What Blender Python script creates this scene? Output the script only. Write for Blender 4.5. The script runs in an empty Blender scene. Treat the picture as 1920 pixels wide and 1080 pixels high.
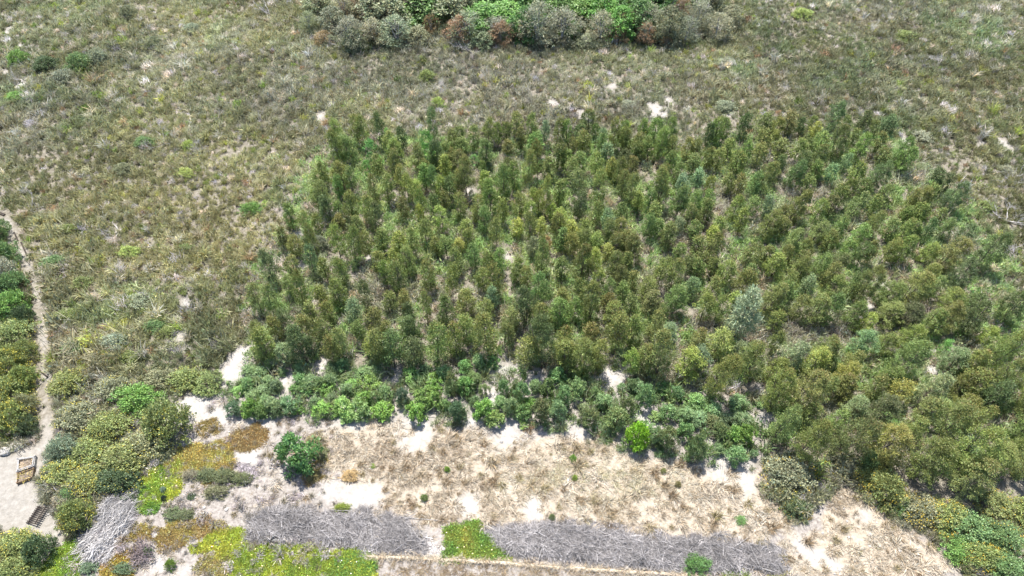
import bpy, math, random
import numpy as np
from mathutils import Vector, Matrix

# ------------------------------------------------------------------ camera, sky, sun, exposure
scene = bpy.context.scene
COL = scene.collection
CAM_H = 42.0
PITCH = math.radians(50.0)
FPX = 1371.0                      # focal length in pixels of a 1920 wide frame
cam_data = bpy.data.cameras.new("camera")
cam_data.sensor_width = 36.0
cam_data.lens = 36.0 * FPX / 1920.0
cam_data.clip_start = 0.5
cam_data.clip_end = 6000.0
cam = bpy.data.objects.new("camera", cam_data)
COL.objects.link(cam)
cam.location = (0, 0, CAM_H)
cam.rotation_euler = (math.pi / 2 - PITCH, 0, 0)
scene.camera = cam

SUN_EL = math.radians(70.0)
SUN_AZ = math.radians(-14.0)      # from +Y towards +X
world = bpy.data.worlds.new("World")
scene.world = world
world.use_nodes = True
nt = world.node_tree
bg = nt.nodes["Background"]
sky = nt.nodes.new("ShaderNodeTexSky")
sky.sky_type = 'NISHITA'
sky.sun_disc = False
sky.sun_elevation = SUN_EL
sky.sun_rotation = SUN_AZ
nt.links.new(sky.outputs[0], bg.inputs[0])
bg.inputs[1].default_value = 0.13
sun_data = bpy.data.lights.new("sun", 'SUN')
sun_data.energy = 5.0
sun_data.angle = math.radians(0.5)
sun_data.color = (1.0, 0.955, 0.89)
sun = bpy.data.objects.new("sun", sun_data)
COL.objects.link(sun)
sv = Vector((math.cos(SUN_EL) * math.sin(SUN_AZ), math.cos(SUN_EL) * math.cos(SUN_AZ), math.sin(SUN_EL)))
sun.rotation_euler = sv.to_track_quat('Z', 'Y').to_euler()
sun.location = (0, 40, 80)
scene.view_settings.view_transform = 'Standard'
scene.view_settings.look = 'None'
scene.view_settings.gamma = 1.0
scene.view_settings.use_curve_mapping = False
scene.view_settings.exposure = 1.35

# ------------------------------------------------------------------ helpers
rng = np.random.default_rng(11)
random.seed(5)
CP, SP = math.cos(PITCH), math.sin(PITCH)
VPY = 540 + FPX * CP / SP         # where plumb lines meet in the frame


def fbm(x, y, seed=0, octaves=3, scale=1.0):
    """smooth value noise, about -1..1"""
    x = np.asarray(x, float) / scale
    y = np.asarray(y, float) / scale
    out = np.zeros(np.broadcast(x, y).shape)
    amp, tot = 1.0, 0.0
    for o in range(octaves):
        xi, yi = np.floor(x), np.floor(y)
        fx, fy = x - xi, y - yi
        fx = fx * fx * (3 - 2 * fx)
        fy = fy * fy * (3 - 2 * fy)

        def h(a, b):
            v = np.sin(a * 127.1 + b * 311.7 + (seed + o * 17) * 74.7) * 43758.5453
            return (v - np.floor(v)) * 2 - 1
        out += amp * ((h(xi, yi) * (1 - fx) + h(xi + 1, yi) * fx) * (1 - fy) + (h(xi, yi + 1) * (1 - fx) + h(xi + 1, yi + 1) * fx) * fy)
        tot += amp
        amp *= 0.5
        x, y = x * 2.03 + 5.1, y * 2.03 - 3.7
    return out / tot


def ground_z(x, y):
    return 0.28 * fbm(x, y, 3, 2, 16.0) + 0.07 * fbm(x, y, 8, 2, 1.6)


def ray(px, py):
    u, v = (px - 960) / FPX, (540 - py) / FPX
    return Vector((u, CP + v * SP, -SP + v * CP))


def at(px, py, z=0.0):
    d = ray(px, py)
    t = (CAM_H - z) / -d.z
    return Vector((d.x * t, d.y * t, z))


def to_px(x, y, z=0.0):
    x, y = np.asarray(x, float), np.asarray(y, float)
    dz = z - CAM_H
    depth = y * CP - dz * SP
    up = y * SP + dz * CP
    return 960 + FPX * x / depth, 540 - FPX * up / depth


def depth_at(p):
    return p.y * CP + (CAM_H - p.z) * SP


def trace(ax, ay, by, w):
    """tip, foot row and width in the photo -> place, height and width in metres"""
    bx = ax + (960 - ax) * (by - ay) / (VPY - ay)
    p = at(bx, by)
    d = ray(ax, ay)
    h = CAM_H + (p.y / d.y) * d.z
    m = w * depth_at(p) / FPX
    return p, h, m


def poly(points):
    return np.array([tuple(at(a, b).xy) for a, b in points])


def inside(x, y, pg, rag=0.0, seed=1, scale=1.2):
    x, y = np.asarray(x, float), np.asarray(y, float)
    if rag:
        x, y = x + rag * fbm(x, y, seed, 3, scale), y + rag * fbm(x, y, seed + 40, 3, scale)
    res = np.zeros(x.shape, bool)
    j = len(pg) - 1
    for i in range(len(pg)):
        xi, yi = pg[i]
        xj, yj = pg[j]
        c = ((yi > y) != (yj > y)) & (x < (xj - xi) * (y - yi) / (yj - yi + 1e-12) + xi)
        res ^= c
        j = i
    return res


def link(o, parent=None):
    COL.objects.link(o)
    if parent is not None:
        o.parent = parent
    return o


def tag(o, label=None, cat=None, group=None, kind=None):
    if label:
        o["label"] = label
    if cat:
        o["category"] = cat
    if group:
        o["group"] = group
    if kind:
        o["kind"] = kind
    return o


def empty(name, loc, rz=0.0):
    o = bpy.data.objects.new(name, None)
    o.empty_display_size = 0.3
    o.location = loc
    o.rotation_euler = (0, 0, rz)
    return link(o)


ORD = ["zeroth", "first", "second", "third", "fourth", "fifth", "sixth", "seventh", "eighth", "ninth", "tenth", "eleventh", "twelfth", "thirteenth",
       "fourteenth", "fifteenth", "sixteenth", "seventeenth", "eighteenth", "nineteenth", "twentieth"]


def ordinal(n):
    if n <= 20:
        return ORD[n]
    tens = {2: "twenty", 3: "thirty", 4: "forty", 5: "fifty"}[n // 10]
    return (tens[:-1] + "ieth") if n % 10 == 0 else tens + "-" + ORD[n % 10]


# ------------------------------------------------------------------ materials
def new_mat(name):
    m = bpy.data.materials.new(name)
    m.use_nodes = True
    m.node_tree.nodes.clear()
    return m


def leaf_mat(name, instanced=False, rust=(0.215, 0.12, 0.042), trans=0.36, rough=0.5, gain=1.6):
    """colour = leaf tone (mesh) x plant tint (object or instance); reddish young tips"""
    m = new_mat(name)
    n, l = m.node_tree.nodes, m.node_tree.links
    out = n.new("ShaderNodeOutputMaterial")
    tone = n.new("ShaderNodeAttribute")
    tone.attribute_name = "tone"
    tip = n.new("ShaderNodeAttribute")
    tip.attribute_name = "tip"
    mul = n.new("ShaderNodeMix")
    mul.data_type = 'RGBA'
    mul.blend_type = 'MULTIPLY'
    mul.inputs[0].default_value = 1.0
    boost = n.new("ShaderNodeVectorMath")
    boost.operation = 'SCALE'
    boost.inputs[3].default_value = gain
    l.new(tone.outputs["Color"], mul.inputs[6])
    amount = n.new("ShaderNodeMath")
    amount.operation = 'MULTIPLY'
    l.new(tip.outputs["Fac"], amount.inputs[0])
    if instanced:
        t = n.new("ShaderNodeAttribute")
        t.attribute_type = 'INSTANCER'
        t.attribute_name = "tint"
        l.new(t.outputs["Color"], mul.inputs[7])
        l.new(t.outputs["Alpha"], amount.inputs[1])
    else:
        t = n.new("ShaderNodeObjectInfo")
        l.new(t.outputs["Color"], mul.inputs[7])
        l.new(t.outputs["Alpha"], amount.inputs[1])
    mix = n.new("ShaderNodeMix")
    mix.data_type = 'RGBA'
    l.new(amount.outputs[0], mix.inputs[0])
    l.new(mul.outputs[2], boost.inputs[0])
    l.new(boost.outputs[0], mix.inputs[6])
    mix.inputs[7].default_value = (*rust, 1)
    p = n.new("ShaderNodeBsdfPrincipled")
    p.inputs["Roughness"].default_value = rough
    p.inputs["Specular IOR Level"].default_value = 0.35
    l.new(mix.outputs[2], p.inputs["Base Color"])
    tr = n.new("ShaderNodeBsdfTranslucent")
    l.new(mix.outputs[2], tr.inputs["Color"])
    sh = n.new("ShaderNodeMixShader")
    sh.inputs[0].default_value = trans
    l.new(p.outputs[0], sh.inputs[1])
    l.new(tr.outputs[0], sh.inputs[2])
    l.new(sh.outputs[0], out.inputs[0])
    return m


def grain_mat(name, a, b, scale=6.0, rough=0.85, stretch=(1, 1, 1), bump=0.3):
    m = new_mat(name)
    n, l = m.node_tree.nodes, m.node_tree.links
    out = n.new("ShaderNodeOutputMaterial")
    co = n.new("ShaderNodeTexCoord")
    mp = n.new("ShaderNodeMapping")
    mp.inputs["Scale"].default_value = stretch
    l.new(co.outputs["Object"], mp.inputs[0])
    no = n.new("ShaderNodeTexNoise")
    no.inputs["Scale"].default_value = scale
    no.inputs["Detail"].default_value = 5
    l.new(mp.outputs[0], no.inputs["Vector"])
    rp = n.new("ShaderNodeValToRGB")
    rp.color_ramp.elements[0].position = 0.32
    rp.color_ramp.elements[1].position = 0.68
    rp.color_ramp.elements[0].color = (*a, 1)
    rp.color_ramp.elements[1].color = (*b, 1)
    l.new(no.outputs["Fac"], rp.inputs[0])
    p = n.new("ShaderNodeBsdfPrincipled")
    p.inputs["Roughness"].default_value = rough
    p.inputs["Specular IOR Level"].default_value = 0.25
    l.new(rp.outputs[0], p.inputs["Base Color"])
    if bump:
        bu = n.new("ShaderNodeBump")
        bu.inputs["Strength"].default_value = bump
        bu.inputs["Distance"].default_value = 0.03
        l.new(no.outputs["Fac"], bu.inputs["Height"])
        l.new(bu.outputs[0], p.inputs["Normal"])
    l.new(p.outputs[0], out.inputs[0])
    return m


M_LEAF = leaf_mat("leaf", trans=0.36, gain=2.1)
M_LEAF_I = leaf_mat("leaf_scattered", True, trans=0.36, rough=0.65, gain=2.0)
M_DRY_I = leaf_mat("straw_scattered", True, trans=0.3, rough=0.7, gain=1.0)
M_BARK = grain_mat("bark", (0.06, 0.045, 0.035), (0.17, 0.14, 0.115), 5, stretch=(3, 3, 0.6))
M_DEAD = grain_mat("dead_wood", (0.2, 0.185, 0.175), (0.42, 0.40, 0.38), 4, stretch=(3, 3, 0.7))
M_BRUSH = leaf_mat("brush_twig", False, trans=0.0, rough=0.8, gain=1.0)
M_PETAL = leaf_mat("petal", False, trans=0.25, rough=0.6, gain=1.0)
M_STONE = grain_mat("stone", (0.2, 0.185, 0.165), (0.38, 0.36, 0.335), 4)
M_DARKWOOD = grain_mat("dark_wood", (0.018, 0.014, 0.011), (0.05, 0.04, 0.032), 5, stretch=(1, 9, 9))
M_GREYWOOD = grain_mat("grey_timber", (0.17, 0.165, 0.16), (0.33, 0.325, 0.315), 4, stretch=(1, 8, 8))
M_BROWNWOOD = grain_mat("brown_plank", (0.10, 0.065, 0.04), (0.23, 0.16, 0.10), 4, stretch=(1, 8, 8))
M_SOIL = grain_mat("bed_soil", (0.06, 0.045, 0.033), (0.19, 0.155, 0.12), 9)
M_WIRE = grain_mat("wire", (0.05, 0.05, 0.055), (0.12, 0.12, 0.12), 9, rough=0.5, bump=0)


# ------------------------------------------------------------------ mesh builders
def quad_mesh(name, q, tone=None, tip=None, mat=None):
    """q: (N,4,3) leaf quads; tone (N,3), tip (N,)"""
    q = np.asarray(q, np.float32)
    n = len(q)
    me = bpy.data.meshes.new(name)
    me.vertices.add(4 * n)
    me.vertices.foreach_set("co", q.reshape(-1))
    me.loops.add(4 * n)
    me.loops.foreach_set("vertex_index", np.arange(4 * n, dtype=np.int32))
    me.polygons.add(n)
    me.polygons.foreach_set("loop_start", np.arange(0, 4 * n, 4, dtype=np.int32))
    me.polygons.foreach_set("loop_total", np.full(n, 4, np.int32))
    if tone is None:
        tone = np.ones((n, 3))
    a = me.attributes.new("tone", 'FLOAT_COLOR', 'POINT')
    c = np.ones((n, 4, 4), np.float32)
    c[:, :, :3] = np.asarray(tone)[:, None, :]
    a.data.foreach_set("color", c.reshape(-1))
    b = me.attributes.new("tip", 'FLOAT', 'POINT')
    tv = np.zeros(n) if tip is None else np.asarray(tip)
    b.data.foreach_set("value", np.repeat(tv.astype(np.float32), 4))
    if mat:
        me.materials.append(mat)
    me.update(calc_edges=True)
    return me


def norm(v):
    return v / (np.linalg.norm(v, axis=-1, keepdims=True) + 1e-9)


def rand_dirs(n, r=rng):
    return norm(r.normal(size=(n, 3)))


def leaves(c, axis, L, W, r=rng):
    """rhombic leaf cards at c along axis"""
    n = len(c)
    axis = norm(axis)
    side = norm(np.cross(axis, rand_dirs(n, r)))
    L = np.broadcast_to(L, (n,))[:, None] * 0.5
    W = np.broadcast_to(W, (n,))[:, None] * 0.5
    return np.stack([c - axis * L, c + side * W - axis * L * 0.1, c + axis * L, c - side * W - axis * L * 0.1], 1)


class MB:
    """tubes, boxes and lumps collected into one mesh"""

    def __init__(s):
        s.v, s.f = [], []

    def tube(s, pts, rad, sides=5, cap=True):
        pts = [Vector(p) for p in pts]
        k0 = len(s.v)
        for i, p in enumerate(pts):
            d = (pts[min(i + 1, len(pts) - 1)] - pts[max(i - 1, 0)]).normalized()
            u = d.cross(Vector((0.31, 0.87, 0.39))).normalized()
            w = d.cross(u)
            for k in range(sides):
                a = 2 * math.pi * k / sides
                s.v.append(p + (u * math.cos(a) + w * math.sin(a)) * rad[i])
        for i in range(len(pts) - 1):
            for k in range(sides):
                a, b = k0 + i * sides + k, k0 + i * sides + (k + 1) % sides
                s.f.append((a, b, b + sides, a + sides))
        if cap:
            s.f.append(tuple(k0 + k for k in reversed(range(sides))))
            e = k0 + (len(pts) - 1) * sides
            s.f.append(tuple(e + k for k in range(sides)))
        return s

    def box(s, c, size, rot=None, chamfer=0.0):
        k0 = len(s.v)
        rot = rot or Matrix.Identity(3)
        hx, hy, hz = [a / 2 for a in size]
        ch = min(chamfer, hy * 0.8, hz * 0.8)
        prof = [(-hy + ch, -hz), (hy - ch, -hz), (hy, -hz + ch), (hy, hz - ch), (hy - ch, hz), (-hy + ch, hz), (-hy, hz - ch), (-hy, -hz + ch)] if ch else \
            [(-hy, -hz), (hy, -hz), (hy, hz), (-hy, hz)]
        n = len(prof)
        for sx in (-hx, hx):
            for y, z in prof:
                s.v.append(Vector(c) + rot @ Vector((sx, y, z)))
        for k in range(n):
            a, b = k0 + k, k0 + (k + 1) % n
            s.f.append((a, b, b + n, a + n))
        s.f.append(tuple(k0 + k for k in reversed(range(n))))
        s.f.append(tuple(k0 + n + k for k in range(n)))
        return s

    def mesh(s, name, mat, smooth=False):
        me = bpy.data.meshes.new(name)
        me.from_pydata([tuple(p) for p in s.v], [], s.f)
        me.materials.append(mat)
        if smooth:
            me.polygons.foreach_set("use_smooth", [True] * len(me.polygons))
        me.update()
        return me

    def build(s, name, mat, parent=None, smooth=False):
        return link(bpy.data.objects.new(name, s.mesh(name, mat, smooth)), parent)


def rock_mesh(name, seed, mat, flat=0.6):
    import bmesh
    bm = bmesh.new()
    bmesh.ops.create_icosphere(bm, subdivisions=2, radius=1.0)
    r = random.Random(seed)
    ns = [Vector((r.uniform(-1, 1), r.uniform(-1, 1), r.uniform(-1, 1))).normalized() for _ in range(9)]
    off = [r.uniform(0.55, 0.9) for _ in ns]
    for v in bm.verts:
        for nn, o in zip(ns, off):
            d = v.co.dot(nn) - o
            if d > 0:
                v.co -= nn * d * 0.9
        v.co.z *= flat
    me = bpy.data.meshes.new(name)
    bm.to_mesh(me)
    bm.free()
    me.materials.append(mat)
    return me


# ------------------------------------------------------------------ plant prototypes (unit-ish size, scaled per plant)
def crown_mesh(name, seed, H=4.5, R=1.1, base=0.22, clusters=70, per=24, L=0.26, W=0.095, shape="column", droop=0.35, spread=0.34,
               tipness=0.55, gap=0.25, mat=None, tonevar=0.24, stem=False):
    """foliage of separate leaf sprays round hidden branches; gaps between the sprays"""
    r = np.random.default_rng(seed)
    k = int(clusters)
    t = r.random(k) ** 0.85                       # height along the crown
    ph = r.random(k) * 2 * math.pi
    if shape == "column":
        prof = np.interp(t, [0, .12, .35, .7, .9, 1], [.42, .78, 1, .86, .55, .16])
    elif shape == "dome":
        prof = np.sqrt(np.clip(1 - (t * 0.98) ** 2, 0, 1)) * np.interp(t, [0, .1, 1], [.85, 1, 1])
    else:                                           # egg
        prof = np.interp(t, [0, .15, .45, .75, .93, 1], [.6, .92, 1, .78, .42, .15])
    lob = 1 + 0.26 * np.sin(ph * 3 + seed) * np.cos(t * 7 + seed) + r.normal(0, .08, k)
    rad = R * prof * lob * np.sqrt(r.uniform(0.18, 1, k))
    cz = H * (base + (1 - base) * t * 0.96)
    c = np.stack([np.cos(ph) * rad, np.sin(ph) * rad, cz], 1)
    keep = fbm(ph * 1.3 + seed, t * 5, seed, 2, 1.0) > -1 + gap
    c, t = c[keep], t[keep]
    k = len(c)
    csize = R * spread * r.uniform(0.65, 1.25, k)
    tone_c = 1 + r.normal(0, tonevar * 0.6, k)
    n = k * per
    ci = np.repeat(np.arange(k), per)
    off = rand_dirs(n, r) * (r.random(n) ** 0.45)[:, None]
    off[:, 2] *= 0.9
    pos = c[ci] + off * csize[ci][:, None]
    outw = norm(pos * np.array([1, 1, 0]) + 1e-4)
    axis = off * 0.9 + outw * 0.45 + rand_dirs(n, r) * 0.75 + np.array([0, 0, -droop])
    pos[:, 2] = np.maximum(pos[:, 2], 0.04)
    q = leaves(pos, axis, L * r.uniform(.65, 1.3, n), W * r.uniform(.7, 1.3, n), r)
    tone = np.clip(tone_c[ci] + r.normal(0, tonevar, n), .45, 1.8)
    hue = r.normal(0, .07, n)
    tone = np.stack([tone * (1 + hue), tone, tone * (1 - hue * 0.8)], 1)
    reach = np.clip((off[:, 2] * 0.8 + np.linalg.norm(off[:, :2], axis=1) * .3 + 0.1), 0, 1)
    tip = np.clip(reach * (0.35 + 0.9 * t[ci]) + r.normal(0, .18, n) - (1 - tipness), 0, 1)
    if stem:
        m = 14
        sp = np.stack([r.normal(0, .02, m), r.normal(0, .02, m), np.full(m, H * .32)], 1)
        q = np.concatenate([q, leaves(sp, np.tile([0, 0, 1.0], (m, 1)) + r.normal(0, .02, (m, 3)), H * .72, .13, r)])
        tone = np.concatenate([tone, np.tile([.55, .38, .75], (m, 1))])
        tip = np.concatenate([tip, np.zeros(m)])
    return quad_mesh(name, q, tone, tip, mat or M_LEAF)


def trunk_mesh(name, seed, H=4.5, R=1.1, r0=0.06, limbs=9, stems=1, mat=None):
    r = random.Random(seed)
    mb = MB()
    for s in range(stems):
        lean = Vector((r.uniform(-.1, .1), r.uniform(-.1, .1), 0)) * (1 if stems == 1 else 3.2)
        pts, rad = [], []
        for i in range(6):
            f = i / 5
            pts.append(Vector((lean.x * f * H * .5 + r.uniform(-.03, .03), lean.y * f * H * .5 + r.uniform(-.03, .03), -0.08 + f * H * .93)))
            rad.append(r0 * (1 - .82 * f) + .006)
        mb.tube(pts, rad, 6)
        for k in range(limbs):
            f = r.uniform(.22, .85)
            i = int(f * 5)
            p = pts[i].lerp(pts[i + 1], f * 5 - i)
            a = r.uniform(0, 6.28)
            ln = R * r.uniform(.55, .95) * (1.1 - f * .5)
            d = Vector((math.cos(a), math.sin(a), r.uniform(.5, 1.0)))
            mb.tube([p, p + d * ln * .5, p + d * ln * .85 + Vector((0, 0, ln * .15))], [r0 * .34 * (1.1 - f), r0 * .22, .006], 4)
    return mb.mesh(name, mat or M_BARK, True)


def scrub_mesh(name, seed, R=0.42, H=0.5, n=110, L=0.13, W=0.06, twigs=16, mat=None):
    """low cushion of heath: small leaves on a dome, grey twig ends"""
    r = np.random.default_rng(seed)
    k = 14
    d = rand_dirs(k, r)
    d[:, 2] = np.abs(d[:, 2])
    c = d * np.array([R, R, H]) * (r.random(k) ** .4)[:, None] * .75
    ci = r.integers(0, k, n)
    pos = c[ci] + rand_dirs(n, r) * (R * .42 * r.random(n) ** .5)[:, None]
    pos[:, 2] = np.abs(pos[:, 2]) + .02
    axis = rand_dirs(n, r) * .8 + norm(pos) * .5 + np.array([0, 0, .75])
    q = leaves(pos, axis, L * r.uniform(.6, 1.4, n), W * r.uniform(.6, 1.4, n), r)
    tone = np.clip(1 + r.normal(0, .18, k)[ci] + r.normal(0, .28, n), .4, 1.9)
    hue = r.normal(0, .1, n)
    col = np.stack([tone * (1 + hue), tone, tone * (1 - hue)], 1)
    if twigs:
        tp = r.normal(size=(twigs, 3)) * np.array([R * .45, R * .45, 0]) + np.array([0, 0, H * .55])
        ta = rand_dirs(twigs, r) * .6 + np.array([0, 0, .8])
        tq = leaves(tp, ta, H * r.uniform(.6, 1.2, twigs), .022, r)
        q = np.concatenate([q, tq])
        col = np.concatenate([col, np.tile([1.5, 1.45, 1.8], (twigs, 1)) * r.uniform(.6, 1.3, (twigs, 1))])
    tip = np.concatenate([np.clip((pos[:, 2] / H - .5) * 1.3 + r.normal(0, .25, n), 0, 1), np.zeros(twigs)])
    return quad_mesh(name, q, col, tip, mat or M_LEAF_I)


def blade_mesh(name, seed, n=46, H=0.7, R=0.12, splay=0.5, W=0.02, comb=(0, 0), curl=0.5, mat=None, tone_amp=.3):
    """tuft of thin blades, two bent pieces each"""
    r = np.random.default_rng(seed)
    a = r.random(n) * 6.283
    b = np.stack([np.cos(a), np.sin(a), np.zeros(n)], 1)
    root = b * (R * r.random(n) ** .5)[:, None]
    h = H * r.uniform(.55, 1.1, n)[:, None]
    lean = b * (splay * r.random(n))[:, None] + np.array([comb[0], comb[1], 0]) + r.normal(0, .12, (n, 3)) * np.array([1, 1, 0])
    mid = root + (lean * .45 + np.array([0, 0, .62])) * h
    top = root + (lean * (1 + curl) + np.array([0, 0, 1 - curl * .35])) * h
    side = norm(np.cross(top - root, rand_dirs(n, r))) * (W * r.uniform(.7, 1.3, n))[:, None] * .5
    q1 = np.stack([root - side, root + side, mid + side * .9, mid - side * .9], 1)
    q2 = np.stack([mid - side * .9, mid + side * .9, top + side * .25, top - side * .25], 1)
    tone = np.clip(1 + r.normal(0, tone_amp, n), .45, 1.7)
    hue = r.normal(0, .06, n)
    col = np.stack([tone * (1 + hue), tone, tone * (1 - hue)], 1)
    return quad_mesh(name, np.concatenate([q1, q2]), np.concatenate([col, col]), np.concatenate([np.zeros(n), r.random(n) * .8]), mat or M_DRY_I)


def sprig_mesh(name, seed, n=26, R=0.2, L=0.11, W=0.03, flowers=0):
    """runner of fleshy upright fingers"""
    r = np.random.default_rng(seed)
    pos = np.stack([r.normal(0, R * .5, n), r.normal(0, R * .5, n), r.uniform(.02, .07, n)], 1)
    axis = rand_dirs(n, r) * .75 + np.array([0, 0, .8])
    q = leaves(pos, axis, L * r.uniform(.7, 1.3, n), W * r.uniform(.8, 1.3, n), r)
    q2 = leaves(pos, axis, L * r.uniform(.7, 1.3, n), W * r.uniform(.8, 1.3, n), r)
    tone = np.clip(1 + r.normal(0, .3, 2 * n), .45, 1.7)
    hue = r.normal(0, .09, 2 * n)
    col = np.stack([tone * (1 + hue), tone, tone * (1 - hue)], 1)
    tip = np.clip(r.normal(.25, .35, 2 * n), 0, 1)
    q = np.concatenate([q, q2])
    if flowers:
        fp = np.stack([r.normal(0, R * .5, flowers), r.normal(0, R * .5, flowers), np.full(flowers, .11)], 1)
        fq = leaves(fp, np.stack([np.cos(fp[:, 0] * 99), np.sin(fp[:, 0] * 99), np.zeros(flowers)], 1), .05, .05, r)
        q = np.concatenate([q, fq])
        col = np.concatenate([col, np.tile([7., 4.5, 14.], (flowers, 1))])
        tip = np.concatenate([tip, np.zeros(flowers)])
    return quad_mesh(name, q, col, tip, M_LEAF_I)


def snag_mesh(name, seed, size=1.6, levels=3, n0=4, flat=0.6, r0=0.045, mat=None):
    """bare dead branches forking from one butt"""
    r = random.Random(seed)
    mb = MB()

    def grow(p, d, ln, rad, lev):
        pts, rr = [p], [rad]
        q = p
        for i in range(3):
            d = (d + Vector((r.uniform(-.35, .35), r.uniform(-.35, .35), r.uniform(-.22, .25)))).normalized()
            q = q + d * ln / 3
            q.z = max(q.z, .03)
            pts.append(q.copy())
            rr.append(max(rad * (1 - .22 * (i + 1)), .006))
        mb.tube(pts, rr, 5 if lev == levels else 4, cap=lev == levels)
        if lev > 0:
            for _ in range(r.choice((2, 3))):
                f = r.choice((1, 2, 3))
                dd = (d + Vector((r.uniform(-1, 1), r.uniform(-1, 1), r.uniform(-.3, .6))) * .85).normalized()
                grow(pts[f], dd, ln * r.uniform(.5, .8), rr[f] * .65, lev - 1)
    for _ in range(n0):
        a = r.uniform(0, 6.28)
        grow(Vector((0, 0, .02)), Vector((math.cos(a), math.sin(a), r.uniform(.1, 1.0) * (1 - flat) * 2)).normalized(), size * r.uniform(.45, .7), r0, levels)
    return mb.mesh(name, mat or M_DEAD, True)


# ------------------------------------------------------------------ scattering ground cover ("stuff") through geometry nodes
def proto_collection(name, meshes):
    c = bpy.data.collections.new(name)
    for i, me in enumerate(meshes):
        o = bpy.data.objects.new("%s_%02d" % (name, i), me)
        c.objects.link(o)
    return c


def scatter(name, pts, rot, scl, tint, idx, coll, label, cat, parent=None, part=False):
    pts = np.asarray(pts, np.float32)
    n = len(pts)
    me = bpy.data.meshes.new(name)
    me.vertices.add(n)
    me.vertices.foreach_set("co", pts.reshape(-1))
    for nm, ty, key, val in (("turn", 'FLOAT_VECTOR', "vector", rot), ("size", 'FLOAT_VECTOR', "vector", scl), ("tint", 'FLOAT_COLOR', "color", tint), ("pick", 'INT', "value", idx)):
        a = me.attributes.new(nm, ty, 'POINT')
        a.data.foreach_set(key, np.ascontiguousarray(val, np.int32 if ty == 'INT' else np.float32).reshape(-1))
    o = link(bpy.data.objects.new(name, me), parent)
    g = bpy.data.node_groups.new(name, 'GeometryNodeTree')
    g.interface.new_socket("Geometry", in_out='INPUT', socket_type='NodeSocketGeometry')
    g.interface.new_socket("Geometry", in_out='OUTPUT', socket_type='NodeSocketGeometry')
    N, Lk = g.nodes, g.links
    gi, go = N.new("NodeGroupInput"), N.new("NodeGroupOutput")
    ip = N.new("GeometryNodeInstanceOnPoints")
    ci = N.new("GeometryNodeCollectionInfo")
    ci.inputs["Collection"].default_value = coll
    ci.inputs["Separate Children"].default_value = True
    ci.inputs["Reset Children"].default_value = True

    def attr(nm, ty):
        a = N.new("GeometryNodeInputNamedAttribute")
        a.data_type = ty
        a.inputs["Name"].default_value = nm
        return a.outputs["Attribute"]
    Lk.new(gi.outputs[0], ip.inputs["Points"])
    Lk.new(ci.outputs[0], ip.inputs["Instance"])
    ip.inputs["Pick Instance"].default_value = True
    Lk.new(attr("pick", 'INT'), ip.inputs["Instance Index"])
    e2r = N.new("FunctionNodeEulerToRotation")
    Lk.new(attr("turn", 'FLOAT_VECTOR'), e2r.inputs[0])
    Lk.new(e2r.outputs[0], ip.inputs["Rotation"])
    Lk.new(attr("size", 'FLOAT_VECTOR'), ip.inputs["Scale"])
    Lk.new(ip.outputs[0], go.inputs[0])
    md = o.modifiers.new("scatter", 'NODES')
    md.node_group = g
    if part:
        o["kind"] = "stuff"
    else:
        tag(o, label, cat, None, "stuff")
    return o


def turns(n, tilt=0.12):
    return np.stack([rng.normal(0, tilt, n), rng.normal(0, tilt, n), rng.random(n) * 6.283], 1)


def pal(colors, t):
    """pick along a list of colours with t in 0..1"""
    c = np.array(colors, float)
    t = np.clip(t, 0, 1) * (len(c) - 1)
    i = np.minimum(t.astype(int), len(c) - 2)
    f = (t - i)[:, None]
    return c[i] * (1 - f) + c[i + 1] * f

# ------------------------------------------------------------------ zones on the ground (outlines found on the ground plane)
Z_PLANT = poly([(610, 262), (700, 255), (800, 262), (960, 262), (1100, 255), (1300, 262), (1480, 262), (1590, 245), (1690, 270), (1750, 330), (1830, 400), (1890, 500), (1930, 640),
                (2100, 760), (2100, 1010), (1900, 960), (1700, 950), (1560, 870), (1440, 860), (1430, 745), (1200, 700), (960, 672), (780, 680), (455, 672), (455, 590), (470, 500), (540, 430), (560, 340)])
Z_STRIP = poly([(425, 690), (560, 680), (780, 680), (960, 690), (1150, 712), (1430, 750), (1432, 860), (1380, 875), (1320, 866), (1180, 845), (1000, 800), (870, 795), (560, 782), (420, 785)])
Z_CLEAR = poly([(330, 738), (425, 745), (560, 780), (760, 782), (870, 795), (1000, 800), (1100, 812), (1200, 845), (1300, 862), (1400, 882), (1432, 860), (1445, 930), (1500, 985), (1555, 930), (1590, 915),
                (1650, 965), (1720, 1010), (1790, 1050), (1830, 1100), (1840, 1300), (60, 1300), (70, 1080), (100, 1030), (150, 1010), (200, 935), (250, 905), (310, 860), (330, 810)])
Z_GRASS = poly([(600, 800), (870, 800), (1100, 820), (1300, 870), (1430, 885), (1460, 940), (1510, 1000), (1555, 935), (1600, 920), (1720, 1010), (1800, 1070), (1480, 1080), (1470, 1010), (1200, 995), (900, 985),
                (800, 985), (640, 915), (560, 850)])
Z_YARD = poly([(-120, 850), (20, 855), (70, 832), (95, 832), (70, 900), (80, 945), (100, 965), (135, 1010), (110, 1050), (60, 1085), (40, 1060), (60, 1000), (0, 985), (-120, 985)])
Z_VERGE = poly([(640, 1060), (700, 1048), (850, 1053), (1000, 1063), (1150, 1073), (1280, 1082), (1480, 1092), (1480, 1300), (560, 1300), (600, 1080)])
PATH_PX = [(-60, 350), (0, 398), (20, 428), (45, 478), (63, 528), (75, 580), (81, 640), (84, 700), (84, 760), (86, 835)]
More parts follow.
